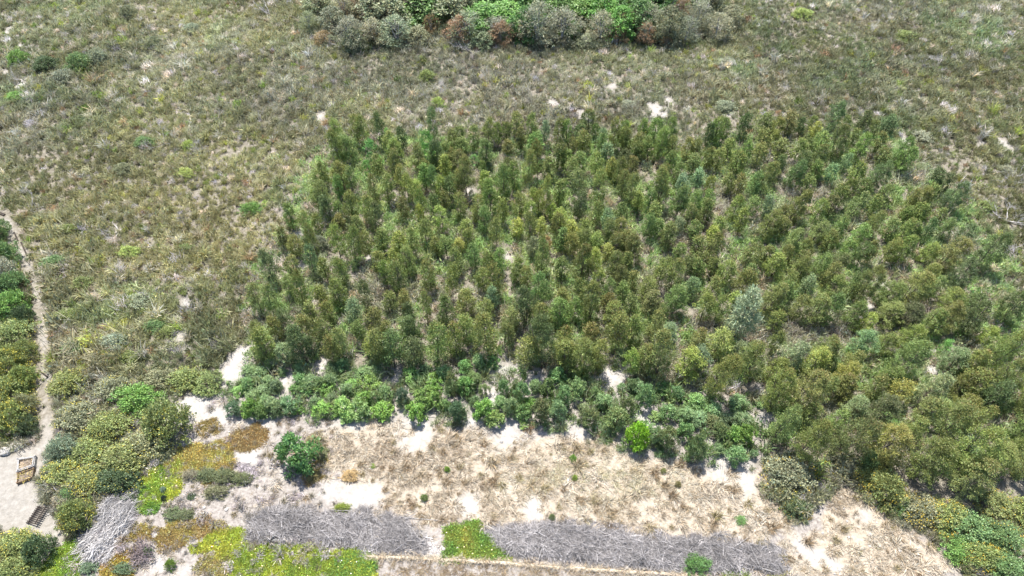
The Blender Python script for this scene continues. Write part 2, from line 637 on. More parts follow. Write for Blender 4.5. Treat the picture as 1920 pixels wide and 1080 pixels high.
SAND_PX = [(450, 665, 40), (430, 700, 30), (540, 715, 22), (360, 770, 45), (400, 785, 40), (945, 690, 30), (960, 680, 28), (925, 740, 22), (880, 785, 20), (1150, 715, 45), (1000, 712, 24), (1210, 775, 25),
           (1435, 780, 22), (1428, 735, 16), (740, 705, 18), (600, 690, 26), (660, 790, 40), (780, 795, 45), (480, 800, 40), (950, 800, 40), (1345, 870, 40), (1400, 890, 35), (1080, 800, 25),
           (660, 940, 45), (700, 925, 40), (620, 925, 35), (1000, 955, 35), (1010, 965, 25), (880, 945, 35), (1530, 1040, 30), (1560, 1060, 30), (1500, 1020, 35), (350, 850, 30), (470, 855, 24), (455, 840, 20),
           (370, 990, 20), (300, 1060, 30), (340, 1075, 30), (410, 1070, 25), (790, 1020, 30), (820, 1040, 18), (1620, 970, 25), (15, 55, 14), (8, 30, 14), (35, 85, 12), (15, 140, 22), (40, 160, 20),
           (1035, 195, 22), (1090, 215, 30), (1150, 165, 20), (1230, 205, 35), (1250, 190, 20), (1370, 215, 18), (1665, 205, 18), (1700, 265, 20), (1735, 205, 12), (1790, 220, 10), (1880, 265, 25), (1840, 268, 18),
           (1655, 535, 16), (1630, 575, 18), (1785, 635, 16), (1750, 655, 18), (1745, 690, 16), (1545, 640, 18), (1490, 715, 20), (345, 570, 16), (335, 630, 18), (350, 650, 14), (600, 220, 20), (100, 240, 14), (230, 430, 18),
           (560, 440, 22), (565, 500, 20), (575, 560, 18), (1420, 480, 14), (1230, 350, 14), (1160, 285, 14), (690, 480, 14), (1110, 525, 16), (950, 480, 14), (880, 360, 14), (1000, 395, 16), (620, 400, 18), (1080, 590, 16)]
PATH_W = np.array([tuple(at(a, b).xy) for a, b in PATH_PX])
SAND_W = [(at(a, b), r * (1 if b > 660 or a < 60 else .75) * depth_at(at(a, b)) / FPX, 1.0 if b > 660 or a < 60 else .8) for a, b, r in SAND_PX]


def near_line(x, y, line):
    best = np.full(np.shape(x), 1e9)
    for (ax, ay), (bx, by) in zip(line[:-1], line[1:]):
        dx, dy = bx - ax, by - ay
        t = np.clip(((x - ax) * dx + (y - ay) * dy) / (dx * dx + dy * dy), 0, 1)
        best = np.minimum(best, np.hypot(x - ax - t * dx, y - ay - t * dy))
    return best


def sand_field(x, y):
    """bare white sand, 0..1"""
    v = np.zeros(np.shape(x))
    w = 0.75 * fbm(x, y, 21, 4, 1.1)
    for p, r, top in SAND_W:
        v = np.maximum(v, np.clip(1.2 - np.hypot((x - p.x), (y - p.y) * 0.8) / (r * (.62 if p.y < 19.3 else 1)) + w, 0, top))
    return v


def path_field(x, y):
    return np.clip((0.3 - near_line(x, y, PATH_W) + 0.45 * fbm(x, y, 5, 2, 1.1)) / 0.3, 0, 1)


# ------------------------------------------------------------------ ground: one sheet to the horizon
def ground():
    far = np.array([120, 170, 260, 420, 700, 1200, 2500.])
    xs = np.concatenate([-far[::-1], np.linspace(-90, -64, 18), np.arange(-62, 62.1, 0.34), np.linspace(64, 90, 18), far])
    ys = np.concatenate([-far[::-1], np.linspace(-80, 4, 22), np.arange(6, 92, 0.34), np.linspace(94, 118, 14), far[1:]])
    X, Y = np.meshgrid(xs, ys)
    Z = ground_z(X, Y)
    nx, ny = len(xs), len(ys)
    co = np.stack([X, Y, Z], -1).reshape(-1, 3).astype(np.float32)
    i = np.arange(nx - 1)[None, :] + nx * np.arange(ny - 1)[:, None]
    quads = np.stack([i, i + 1, i + 1 + nx, i + nx], -1).reshape(-1).astype(np.int32)
    nf = len(quads) // 4
    me = bpy.data.meshes.new("ground")
    me.vertices.add(len(co))
    me.vertices.foreach_set("co", co.reshape(-1))
    me.loops.add(len(quads))
    me.loops.foreach_set("vertex_index", quads)
    me.polygons.add(nf)
    me.polygons.foreach_set("loop_start", np.arange(0, 4 * nf, 4, dtype=np.int32))
    me.polygons.foreach_set("loop_total", np.full(nf, 4, np.int32))
    me.polygons.foreach_set("use_smooth", np.ones(nf, bool))
    x, y = co[:, 0].astype(float), co[:, 1].astype(float)
    clear = inside(x, y, Z_CLEAR, .8, 4) | inside(x, y, Z_STRIP, .6, 9)
    grass = inside(x, y, Z_GRASS, .9, 14)
    yard = inside(x, y, Z_YARD, .5, 19)
    sand = np.maximum(sand_field(x, y), np.maximum(path_field(x, y) * .6, yard * .5))
    for nm, v in (("bare_sand", sand), ("clearing", clear.astype(float)), ("straw", grass.astype(float))):
        a = me.attributes.new(nm, 'FLOAT', 'POINT')
        a.data.foreach_set("value", v.astype(np.float32))
    m = new_mat("sandy_ground")
    n, l = m.node_tree.nodes, m.node_tree.links
    out = n.new("ShaderNodeOutputMaterial")
    p = n.new("ShaderNodeBsdfPrincipled")
    p.inputs["Roughness"].default_value = 0.95
    p.inputs["Specular IOR Level"].default_value = 0.1
    co_ = n.new("ShaderNodeTexCoord")

    def noise(s, d=6, r=.6):
        t = n.new("ShaderNodeTexNoise")
        t.inputs["Scale"].default_value = s
        t.inputs["Detail"].default_value = d
        t.inputs["Roughness"].default_value = r
        l.new(co_.outputs["Object"], t.inputs["Vector"])
        return t.outputs["Fac"]

    def ramp(f, stops):
        r = n.new("ShaderNodeValToRGB")
        e = r.color_ramp.elements
        while len(e) < len(stops):
            e.new(0.5)
        for el, (pos, c) in zip(e, stops):
            el.position = pos
            el.color = (*c, 1)
        l.new(f, r.inputs[0])
        return r.outputs[0]

    def mix(f, a, b):
        k = n.new("ShaderNodeMix")
        k.data_type = 'RGBA'
        l.new(f, k.inputs[0])
        l.new(a, k.inputs[6])
        l.new(b, k.inputs[7])
        return k.outputs[2]

    def attr(nm):
        a = n.new("ShaderNodeAttribute")
        a.attribute_name = nm
        return a.outputs["Fac"]
    fine, mid = noise(4.5, 8, .7), noise(0.7, 5)
    heath_floor = ramp(fine, [(.3, (.085, .075, .055)), (.5, (.145, .13, .103)), (.7, (.235, .213, .18))])
    clear_floor = ramp(fine, [(.3, (.105, .09, .078)), (.46, (.19, .17, .152)), (.62, (.265, .243, .22))])
    straw_floor = ramp(fine, [(.3, (.165, .134, .098)), (.48, (.265, .226, .176)), (.66, (.325, .288, .238))])
    white_sand = ramp(noise(2.2, 9, .75), [(.28, (.17, .153, .135)), (.44, (.25, .234, .213)), (.6, (.32, .304, .283))])
    c = mix(attr("clearing"), heath_floor, clear_floor)
    c = mix(attr("straw"), c, straw_floor)
    c = mix(attr("bare_sand"), c, white_sand)
    l.new(c, p.inputs["Base Color"])
    bu = n.new("ShaderNodeBump")
    bu.inputs["Strength"].default_value = 0.55
    bu.inputs["Distance"].default_value = 0.12
    l.new(fine, bu.inputs["Height"])
    l.new(bu.outputs[0], p.inputs["Normal"])
    l.new(p.outputs[0], out.inputs[0])
    me.materials.append(m)
    me.update(calc_edges=True)
    tag(link(bpy.data.objects.new("ground", me)), "pale sandy ground under the heath and the clearing", None, None, "structure")


ground()


def drop(p, lift=0.0):
    return Vector((p.x, p.y, float(ground_z(p.x, p.y)) + lift))


# ------------------------------------------------------------------ plantation trees: tip x, tip y, foot y, width (on an enlarged crop), look
CROPS = {
    "A": (560, 200, """300 135 400 110 r;310 240 500 150 r;500 115 340 110 r;570 110 370 120 r;450 290 490 130 g;520 330 480 90 d;700 95 360 120 d;800 280 470 130 r;850 310 520 140 r;930 210 410 90 d;1195 40 310 110 d;
1045 340 570 120 r;1220 310 540 130 d;1300 330 500 110 g;830 430 660 130 r;680 480 660 110 g;1360 230 400 80 r;1440 190 330 100 g;1570 190 400 110 r;1700 125 350 120 r;1780 170 340 90 r;1850 170 350 80 r;1880 300 420 100 r;
1460 300 440 130 g;1670 310 510 140 g;1450 420 600 150 r;1360 400 540 100 r;1310 460 640 110 y;1410 490 640 80 r;1500 500 800 170 r;1650 490 600 60 g;1870 470 600 90 g;1120 500 640 100 r;1130 560 760 120 r;1210 550 780 110 g;
900 560 780 120 r;650 640 880 110 r;770 650 880 120 r;960 660 880 130 r;1060 680 810 100 y;1350 660 860 120 d;1270 650 840 100 y;1420 600 780 100 r;1670 590 760 120 y;1840 560 860 130 g;1720 690 970 150 g;220 550 760 90 r;
370 530 740 160 r;440 570 780 110 g;140 610 800 140 r;160 720 960 160 r;230 830 1050 140 d;330 650 850 80 g;430 780 1010 150 r;340 880 1030 90 g;600 840 1060 130 r;650 900 1150 130 d;1100 760 1000 110 r;1090 900 1060 80 y;
1200 820 990 110 g;1290 780 950 100 r;1440 810 1030 130 r;1610 840 1060 130 r;1660 940 1150 120 g;1280 930 1130 130 y;1830 850 1060 100 y;1150 910 1090 90 y;930 850 1020 100 r;50 980 1190 130 r"""),
    "B": (940, 200, """140 70 270 110 r;40 165 340 100 r;60 300 440 90 r;265 100 290 100 g;300 250 430 130 g;180 210 400 90 r;390 150 340 90 b;500 135 380 90 r;600 125 370 100 g;800 40 250 120 r;860 170 310 70 g;710 180 350 100 g;
740 230 410 130 r;640 280 420 80 r;920 200 360 80 b;910 270 440 100 g;1035 120 370 110 r;1110 170 380 100 g;1150 200 440 130 r;1300 150 340 100 g;1400 125 330 120 g;1510 140 380 140 g;1440 220 480 130 g;1560 290 480 100 r;
1250 260 440 110 r;1350 310 500 110 g;1220 340 500 110 r;1130 400 560 100 d;960 350 510 110 b;510 360 570 120 r;340 350 640 110 r;240 420 680 130 r;420 480 660 120 r;590 400 570 110 g;720 420 590 130 g;860 450 650 120 r;
640 490 700 130 r;1060 500 710 140 r;1000 470 640 90 y;50 420 600 110 g;120 530 760 120 r;20 560 760 90 g;720 590 840 150 g;900 620 900 150 r;1190 630 880 130 r;1110 620 850 110 r;1200 480 660 100 r;1450 540 740 130 r;
1470 590 900 160 r;1520 420 600 100 g;1700 330 510 110 r;1780 330 500 100 r;1890 180 390 100 d;1880 380 580 100 r;1740 470 640 130 g;1600 550 730 110 g;1660 640 830 110 b;1780 600 780 120 b;1850 640 790 90 g;1890 660 820 80 y;
1610 650 800 110 r;1620 780 1020 150 g;1770 780 970 130 g;1880 790 970 100 g;520 680 880 120 r;600 720 880 80 r;410 690 1000 100 y;830 680 880 110 y;710 780 1000 140 d;840 880 1070 130 r;290 750 900 80 y;340 770 950 90 y;
160 790 1000 130 r;270 880 1080 110 y;470 880 1040 90 y;540 930 1110 130 y;1090 890 1060 120 g;980 960 1130 120 b;1310 980 1180 130 g;1400 910 1090 120 g;1700 930 1120 120 r;1850 890 1080 120 g;1250 780 950 100 y;1350 760 940 100 g"""),
    "C": (1320, 190, """130 190 400 120 r;210 200 380 100 g;380 145 350 110 d;310 250 380 80 r;560 150 310 130 g;680 190 340 120 r;780 130 320 140 r;890 180 320 80 d;1190 40 260 150 d;990 160 280 80 g;1020 210 350 90 y;1300 150 270 70 g;
1470 110 270 120 d;1680 160 310 130 d;1560 200 340 90 r;1260 230 520 170 r;1370 270 430 100 r;1080 310 470 130 g;1430 320 560 150 g;1620 310 490 120 r;1700 300 520 140 d;1640 430 590 120 r;1800 340 570 140 g;1850 430 640 150 g;
560 300 480 130 r;650 290 450 80 r;700 380 550 140 r;870 370 550 120 g;960 370 520 100 g;500 410 600 120 r;400 400 570 100 g;240 380 540 120 r;300 500 680 140 r;60 440 620 120 g;150 460 640 110 r;1040 450 680 160 r;
930 500 690 120 d;700 520 690 80 g;540 560 840 150 r;640 600 760 100 r;830 540 780 140 d;1050 570 740 110 g;1170 600 760 100 b;1300 500 660 90 b;1420 560 750 120 r;1590 560 800 180 d;960 710 870 130 g;470 700 900 130 g;
330 700 880 110 r;240 690 850 110 g;130 690 870 130 r;870 810 1070 160 r;1240 780 960 130 r;1340 720 880 90 r;1460 730 890 130 g;1390 860 1070 150 g;1640 790 970 150 g;1870 820 1030 130 r;1040 920 1120 130 r;1580 880 1070 120 r;
80 840 1040 130 d;420 890 1070 140 g;290 920 1120 130 r;600 900 1080 110 b;360 1020 1210 110 y;720 970 1140 100 r;1180 880 1040 100 g"""),
    "D": (1520, 280, """1150 200 390 130 d;1230 240 410 110 d;1320 310 540 170 d;1010 350 560 160 r;1140 340 510 120 g;900 400 570 120 r;1020 520 680 140 r;900 540 690 110 g;1200 560 710 110 r;1060 260 400 100 g;760 650 810 130 g;
880 660 860 150 r;960 670 830 110 g;1080 660 870 120 d;1230 660 840 130 g;1400 700 900 130 d;870 800 1020 150 r;730 820 1010 130 r;600 560 770 120 r;1270 820 1080 230 r;1100 850 1010 140 y;1690 780 1080 200 d;460 680 860 130 g;
300 640 830 110 g;500 870 1060 140 g;80 670 840 150 g;190 780 950 120 r;380 850 1020 110 r;230 940 1130 150 g;90 950 1140 150 g;40 850 1030 100 r;600 850 1030 100 r"""),
    "E": (420, 380, """560 40 240 110 r;720 100 330 130 r;820 120 260 90 r;510 240 390 110 r;600 300 470 140 r;770 230 490 90 r;1030 140 250 100 r;980 220 500 140 r;1110 240 520 140 r;1190 150 310 110 g;1270 250 480 130 r;1410 270 440 130 g;
1550 280 450 130 y;1660 270 490 140 r;1800 160 360 140 r;1620 420 640 150 g;1500 450 600 110 y;1380 460 620 130 r;350 460 720 140 d;600 500 680 120 r;740 420 640 100 b;880 520 690 110 r;940 500 720 150 r;1020 510 740 150 r;
1100 590 760 100 r;1540 550 800 170 r;1430 560 740 120 r;1840 570 790 130 r;1250 690 980 110 d;990 720 920 160 r;850 770 920 120 r;620 680 960 130 r;540 680 830 100 g;250 770 980 140 r;350 790 1050 150 g;500 960 1150 120 d;
1120 880 1070 150 b;920 900 1060 120 r;750 920 1070 120 r;1480 820 960 120 r;1620 820 960 110 r;1800 820 1060 120 r;1640 940 1100 120 d;1330 960 1130 150 r"""),
    "F": (800, 380, """340 170 310 120 y;170 320 480 130 g;80 330 460 110 r;280 320 450 100 y;380 250 440 110 r;460 270 430 120 g;440 390 590 140 g;620 160 400 120 r;690 210 420 130 r;810 180 320 110 y;940 110 340 130 r;1020 160 310 90 y;
1090 150 340 110 g;1180 120 330 130 r;1080 320 440 80 w;1320 190 340 130 y;1400 160 310 110 y;1210 280 460 120 g;1300 290 480 140 r;1420 260 440 130 g;1520 290 430 110 y;1640 160 350 130 g;1750 150 330 100 y;1740 310 480 160 r;
1830 290 460 120 r;1650 390 530 110 y;1420 420 700 170 r;1520 420 600 130 y;1040 410 680 130 r;950 350 510 110 b;250 470 660 140 g;560 470 620 100 g;660 460 640 140 g;780 510 700 130 r;400 490 620 80 r;210 610 870 130 r;
20 560 760 100 r;500 600 780 140 r;610 600 860 150 r;690 680 850 110 r;920 610 790 130 r;1120 490 700 120 g;1010 690 900 150 g;1220 540 710 120 g;1720 500 680 150 r;1800 480 650 120 r;1540 620 790 120 y;1750 600 770 130 g;
1650 680 860 120 g;1850 650 810 110 r;1390 700 870 110 r;1230 780 930 130 r;1780 760 930 140 g;1500 770 1080 170 r;1630 850 1010 120 r;1720 900 1100 170 r;900 820 1100 170 d;1080 780 1000 130 g;1030 940 1130 170 r;
1220 890 1100 180 g;1330 900 1070 130 g;590 780 960 120 b;160 860 1090 150 g;340 830 1030 170 r;510 910 1080 140 r;250 920 1090 110 g;740 980 1150 140 r;1860 860 1030 120 g"""),
    "G": (1180, 380, """150 110 360 150 g;60 330 560 150 r;260 180 330 110 g;360 220 420 150 r;450 170 310 100 b;600 200 350 130 r;820 170 320 120 r;1280 110 330 180 r;1400 180 340 120 r;1500 260 460 150 g;1720 190 370 150 g;
1830 300 450 140 r;640 350 490 140 r;760 330 560 160 r;760 250 400 110 y;460 390 530 100 g;640 470 620 120 g;1100 380 590 170 r;1250 410 560 130 r;1340 490 670 180 r;1430 420 560 110 r;1690 370 550 140 r;1560 450 600 110 r;
1560 530 720 150 r;1740 480 690 180 g;1880 470 670 150 g;1820 590 780 140 r;300 530 760 170 y;200 560 740 140 r;420 550 800 150 r;540 530 690 110 g;650 550 710 130 r;760 530 660 100 r;880 550 740 170 r;1110 590 720 120 g;
1050 650 860 180 r;1440 660 830 150 r;1640 690 840 120 b;770 720 880 140 r;600 700 840 120 b;180 720 900 160 r;30 640 820 110 r;440 800 1010 200 g;220 830 1010 170 g;60 830 1000 130 g;820 880 1090 130 r;690 890 1090 150 r;
960 850 990 130 y;1080 870 1240 260 p;1290 740 1010 180 r;1420 790 1000 170 g;1540 880 1060 150 r;1700 880 1090 190 r;1840 860 1080 170 g;1870 690 860 140 r;1330 1010 1190 140 r"""),
    "H": (1520, 480, """570 140 430 190 r;300 200 420 170 r;150 150 340 140 r;430 170 390 130 d;960 180 420 250 r;760 250 450 220 g;1120 210 380 140 g;1110 110 260 150 r;1430 90 330 190 d;1300 330 490 230 r;1480 350 520 170 d;1890 350 600 200 d;
200 390 640 200 r;100 350 600 170 r;410 450 640 160 g;520 540 690 150 y;730 450 610 230 g;920 470 640 220 d;1120 490 680 170 r;1280 480 690 200 r;1530 490 740 180 d;1390 480 760 190 r;1600 650 790 150 y;930 640 830 210 y;
500 710 880 200 b;690 740 890 170 g;920 780 1060 250 g;170 770 960 230 r;60 880 1080 200 y;390 900 1060 150 r;330 980 1160 190 y;740 1000 1140 170 g;1760 720 1060 230 r;1850 700 910 150 g;1700 840 1070 220 d;1490 840 1070 200 r;
1340 890 1070 220 b"""),
    "K": (420, 580, """240 120 330 120 r;290 200 430 200 r;640 100 350 170 r;640 200 470 190 d;860 90 280 150 r;900 110 290 120 r;430 90 270 130 r;1000 150 390 150 r;920 260 450 150 r;1310 220 420 150 y;1360 240 490 160 g;1480 250 500 200 d;
1680 270 480 180 d;1660 90 290 170 d;1440 130 290 130 r;1180 110 260 120 g;520 340 480 150 b"""),
    "L": (800, 580, """60 170 470 180 r;340 90 310 170 r;250 200 410 160 r;540 90 400 200 r;740 130 310 130 r;900 230 460 200 r;1060 170 520 230 d;1210 210 430 160 r;1280 290 520 180 r;1420 350 600 220 r;1540 280 520 160 r;1500 160 340 150 r;
1740 100 390 180 r;1860 370 560 130 y"""),
    "M": (1180, 580, """70 90 330 170 r;150 340 540 180 r;330 290 620 200 r;370 170 310 140 b;240 60 270 130 r;640 220 390 150 r;570 400 600 200 y;820 210 420 200 r;930 120 280 130 y;660 360 540 160 b;860 400 740 230 r;1130 370 640 230 r;
1010 340 480 140 b;1340 60 280 170 r;1330 220 410 130 r;1480 290 500 200 b;1700 400 640 230 r;1830 300 490 180 r;1620 600 900 280 r;1420 620 900 240 r;1330 440 640 170 r;1440 900 1180 180 g;1640 900 1080 160 r;1790 650 830 150 g;
1860 930 1090 150 g"""),
    "N": (1520, 680, """330 170 340 210 r;620 150 310 160 r;830 220 390 170 y;940 230 430 150 y;1100 110 340 190 b;960 110 280 140 r;1400 130 300 180 r;1540 120 320 200 r;1700 180 400 200 d;1840 80 350 220 r;1420 300 440 200 r;1080 350 520 170 r;
700 360 570 250 d;430 350 500 190 b;1340 430 680 290 r;1550 420 610 150 r;990 550 710 170 r;420 480 780 280 r;60 560 850 250 r;760 630 880 300 r;560 650 820 160 y;1130 780 1030 330 r;1570 680 980 330 r;1750 790 960 250 r;
1530 950 1160 300 r;1370 650 820 150 b;250 700 820 120 r;1860 700 840 130 g;580 850 950 130 d;2100 120 380 230 r;2080 420 680 240 g;2120 760 1010 260 r;2150 250 520 220 r"""),
}
# tint: linear base colour and how much of the young growth is rust red
TREE_TINT = {"r": ((.089, .107, .031), .78), "g": ((.080, .112, .033), .42), "d": ((.052, .074, .027), .2), "b": ((.098, .132, .062), .08), "y": ((.128, .155, .038), .4),
             "p": ((.125, .155, .085), .0), "w": ((.19, .115, .05), .9)}
TREE_LOOK = {"r": "rust-tipped young tree", "g": "mid green young tree", "d": "dark green young tree", "b": "grey-green young tree", "y": "yellow-green young tree", "w": "small rusty brown young tree"}

trees = []
for key, (ox, oy, text) in CROPS.items():
    for item in text.replace("\n", "").split(";"):
        a, b, c, w, look = item.split()
        ax, ay, by, wp = ox + int(a) / 4.8, oy + int(b) / 4.8, oy + int(c) / 4.8, int(w) / 4.8
        p, h, m = trace(ax, ay, by + 2, wp)
        if any((p - q[0]).length < 0.75 for q in trees):
            continue
        trees.append((p, h, m, look))
print("trees traced", len(trees), "height", np.percentile([t[1] for t in trees], [0, 10, 50, 90, 100]), "width", np.percentile([t[2] for t in trees], [0, 10, 50, 90, 100]))


def plant_object(name, me, p, sx, sz, tint, tipamt, parent=None, rz=None, tilt=(0, 0)):
    o = bpy.data.objects.new(name, me)
    o.location = p
    o.rotation_euler = (tilt[0], tilt[1], random.uniform(0, 6.28) if rz is None else rz)
    o.scale = (sx, sx, sz)
    o.color = (*tint, tipamt)
    return link(o, parent)


def vary(t, amt=.1):
    k = 1 + random.gauss(0, amt)
    return tuple(max(.005, c * k * (1 + random.gauss(0, amt * .45))) for c in t)


def rows_of(items, depth=2.2):
    """cut a list of (point, ...) into rows running across, nearest the camera first, each ordered from the west"""
    s = sorted(items, key=lambda q: q[0].y)
    out, y0 = [], None
    for it in s:
        if y0 is None or it[0].y - y0 > depth:
            out.append([])
            y0 = it[0].y
        out[-1].append(it)
    return [sorted(r, key=lambda q: q[0].x) for r in out]


PROTO_H, PROTO_R = 4.5, 1.1
slim = [(crown_mesh("crown_slim", 100 + i, shape="column", base=.17, clusters=70 + 4 * (i % 4), per=36, L=.19, W=.072, spread=.36 + .02 * (i % 4), gap=.12 + .06 * (i % 3)), trunk_mesh("trunk_slim", 100 + i)) for i in range(10)]
full = [(crown_mesh("crown_full", 200 + i, shape="egg", base=.10, clusters=120, per=44, L=.16, W=.055, spread=.3, gap=.3), trunk_mesh("trunk_full", 200 + i, stems=3, r0=.05, limbs=6)) for i in range(7)]
broad = [(crown_mesh("crown_broad", 250 + i, shape="egg", base=.12, clusters=165, per=60, L=.11, W=.04, spread=.24, gap=.42, droop=.2), trunk_mesh("trunk_broad", 250 + i, stems=2, r0=.045, limbs=9)) for i in range(6)]
thin = [(crown_mesh("crown_feathery", 300 + i, shape="egg", base=.2, clusters=90, per=50, L=.24, W=.055, droop=.05, spread=.4, tipness=.1), trunk_mesh("trunk_feathery", 300 + i)) for i in range(2)]


def tree(t, label=None, name="young_tree"):
    p, h, w, look = t
    tint, tip = TREE_TINT[look]
    protos = thin if look == "p" else (full if w / h > .56 or (w > 1.25 and random.random() < .7) else slim)
    if w > 1.55 and look != "p":
        protos = broad
    cm, tm = random.choice(protos)
    root = empty(name, drop(p), random.uniform(0, 6.28))
    wide = 1.0 + (.16 if p.x < 12 else .04) * min(1, max(0, (34 - p.y) / 8))
    root.scale = (w / 2 / PROTO_R * wide, w / 2 / PROTO_R * wide, h / PROTO_H * 1.15)
    windy = math.radians(max(0, min(9, (p.x - 8) * .7)))
    root.rotation_euler = (math.radians(random.gauss(0, 4)), windy + math.radians(random.gauss(0, 3)), 0)
    o = bpy.data.objects.new("trunk", tm)
    link(o, root).rotation_euler = (0, 0, random.uniform(0, 6.28))
    c = bpy.data.objects.new("crown", cm)
    link(c, root).rotation_euler = (0, 0, random.uniform(0, 6.28))
    c.color = (*vary(tint, .13), max(0, min(1, tip * random.uniform(.55, 1.25))))
    tag(root, label, "tree", "young trees of the plantation")
    return root


# the 285 that show largest are things of their own, the rest is one mass of the same trees
trees.sort(key=lambda t: -(t[1] * t[2]) / depth_at(t[0]) ** 2)
own, rest = trees[:285], trees[285:]
for r, row in enumerate(rows_of(own, 2.0), 1):
    for k, t in enumerate(row, 1):
        if t[3] == "p":
            lab = "feathery pale grey-green young tree, the only one of its kind among the rust-tipped trees"
        else:
            lab = "%s, %s from the sandy path in %s row back from the clearing" % (TREE_LOOK[t[3]], ordinal(k), ordinal(r))
        tree(t, lab)


def inst_crowns(src, name):
    out = []
    for me in src:
        m2 = me.copy()
        m2.name = name
        m2.materials.clear()
        m2.materials.append(M_LEAF_I)
        out.append(m2)
    return out


def points(items):
    return np.array([tuple(drop(t[0])) for t in items])


n = len(rest)
w = np.array([t[2] for t in rest])
h = np.array([t[1] for t in rest])
scl = np.stack([w / 2 / PROTO_R * 1.06, w / 2 / PROTO_R * 1.06, h / PROTO_H * 1.18], 1)
tint = np.array([(*vary(TREE_TINT[t[3]][0], .13), TREE_TINT[t[3]][1] * random.uniform(.55, 1.25)) for t in rest])
rot = turns(n, .05)
scatter("distant_young_trees", points(rest), rot, scl, tint, rng.integers(0, 6, n), proto_collection("far_crowns", inst_crowns([crown_mesh("far", 150 + i, shape="column", base=.2, clusters=74, per=24, L=.24, W=.095, spread=.4, gap=.12, stem=True) for i in range(6)], "far_crown")),
        "mass of smaller young trees filling the plantation between the bigger ones", "trees")

# ------------------------------------------------------------------ bright green thin saplings standing among the back trees
lance = [crown_mesh("sapling_foliage", 400 + i, shape="column", base=.04, clusters=46, per=20, L=.5, W=.06, droop=-.5, spread=.3, tipness=0) for i in range(2)]
SAPL = [(690, 262, 312, 26, "behind the darkest back tree"), (797, 240, 300, 26, "left behind the tall back tree"), (801, 268, 306, 30, "in front of the tall back tree"), (889, 288, 310, 22, "with its yellow-green skirt, by a bare stem"),
        (629, 338, 376, 18, "on the west edge of the plantation"), (685, 302, 332, 16, "in the back rows by dry heath"), (724, 240, 262, 16, "beside the dark conical back tree"), (711, 292, 316, 14, "between two rusty back trees"),
        (1784, 638, 662, 26, "in a sandy gap of the eastern trees")]
for ax, ay, by, wp, where in SAPL:
    p, h, m = trace(ax, ay, by, wp)
    o = plant_object("sapling", random.choice(lance), drop(p), m / 2.2, h / 4.5, vary((.075, .15, .04), .08), 0)
    tag(o, "bright green thin sapling " + where.replace("left ", ""), "sapling", "bright green saplings in the plantation")

# ------------------------------------------------------------------ the strip of bushes between plantation and clearing
BUSH = {
    "K": (420, 580, """200 500 625 180 b;300 510 640 160 b;270 600 700 110 t;180 600 745 130 b;370 590 725 150 b;440 620 745 130 b;110 680 775 130 e;230 720 825 150 b;330 680 790 150 b;50 830 960 160 d;180 800 980 150 l;290 850 980 140 g;
400 800 970 190 b;340 770 900 150 b;560 770 935 190 b;640 850 935 120 l;400 430 535 140 b;670 470 575 130 b;500 520 595 110 b;660 560 685 150 b;740 590 725 190 b;930 570 695 140 b;840 600 710 110 b;940 480 585 160 b;1040 430 560 150 b;
1090 560 655 150 t;1230 530 640 170 b;1320 490 605 170 b;1300 620 705 200 l;1150 640 725 170 l;900 680 745 170 l;1080 660 795 140 b;1240 730 880 180 l;800 790 900 140 b;870 830 965 190 l;1040 770 960 200 e;1180 800 990 200 e;950 740 855 120 b;
1330 710 865 140 t;1440 670 825 150 b;1580 690 870 150 d;1400 830 970 190 l;1780 700 865 180 l;1710 820 1010 190 l;1680 540 645 200 l;1800 480 590 130 b;1870 560 645 130 l;720 700 775 130 g;620 680 765 110 g;1100 900 1010 150 e;970 870 960 150 l"""),
    "L": (800, 580, """60 520 640 150 b;140 490 625 150 b;220 490 795 130 t;60 620 745 150 l;40 720 885 160 l;330 580 765 170 g;200 640 765 150 b;420 540 705 140 b;330 450 565 130 g;480 390 565 150 b;590 420 535 130 g;280 800 1020 170 d;160 800 925 130 g;
510 650 785 110 b;430 760 885 110 b;510 800 990 190 l;620 930 1060 180 l;690 590 795 110 b;790 620 735 80 b;860 600 855 150 b;980 620 765 130 b;640 780 900 140 b;760 790 995 150 b;870 840 1005 150 g;930 800 905 120 l;880 1000 1060 90 l;
1040 770 1030 190 t;1100 600 785 150 g;1180 510 665 170 g;1250 640 885 160 b;1350 600 805 200 b;1400 530 645 120 g;1200 780 1020 170 b;1420 850 955 130 b;1480 860 1075 190 t;1530 670 800 100 b;1610 760 925 190 b;1740 840 1090 230 t;
1840 760 945 120 t;1770 650 745 90 b;1870 600 745 130 b"""),
    "Q": (1080, 690, """40 110 285 170 g;420 130 225 90 b;560 110 240 180 b;660 90 355 170 b;800 120 245 150 g;940 130 295 130 b;600 240 330 150 l;490 240 385 130 t;660 470 605 150 b;770 520 705 160 b;860 460 740 190 t;1020 480 645 160 g;850 320 475 170 b;
1000 330 485 170 b;1110 250 385 190 e;1120 400 525 190 b;1260 330 455 190 b;1250 430 555 170 t;1180 540 845 180 t;1330 480 645 160 t;1490 250 405 200 b;1530 380 560 200 b;1480 530 690 170 l;1590 490 685 170 l;1500 690 870 180 b;
1630 720 805 90 b;1300 680 775 120 b;1660 290 355 100 b;1060 680 745 110 g;1380 400 520 150 b;720 400 480 120 e"""),
}
BUSH_TINT = {"b": ((.096, .142, .062), .1), "t": ((.08, .11, .045), .7), "d": ((.055, .085, .045), .05), "l": ((.10, .165, .042), .0), "g": ((.09, .148, .05), .0), "e": ((.13, .19, .065), .0)}
BUSH_LOOK = {"b": "blue-green bush", "t": "rust-topped bush", "d": "dark grey-green bush", "l": "bright leafy green bush", "g": "mid green bush", "e": "pale loose green bush"}
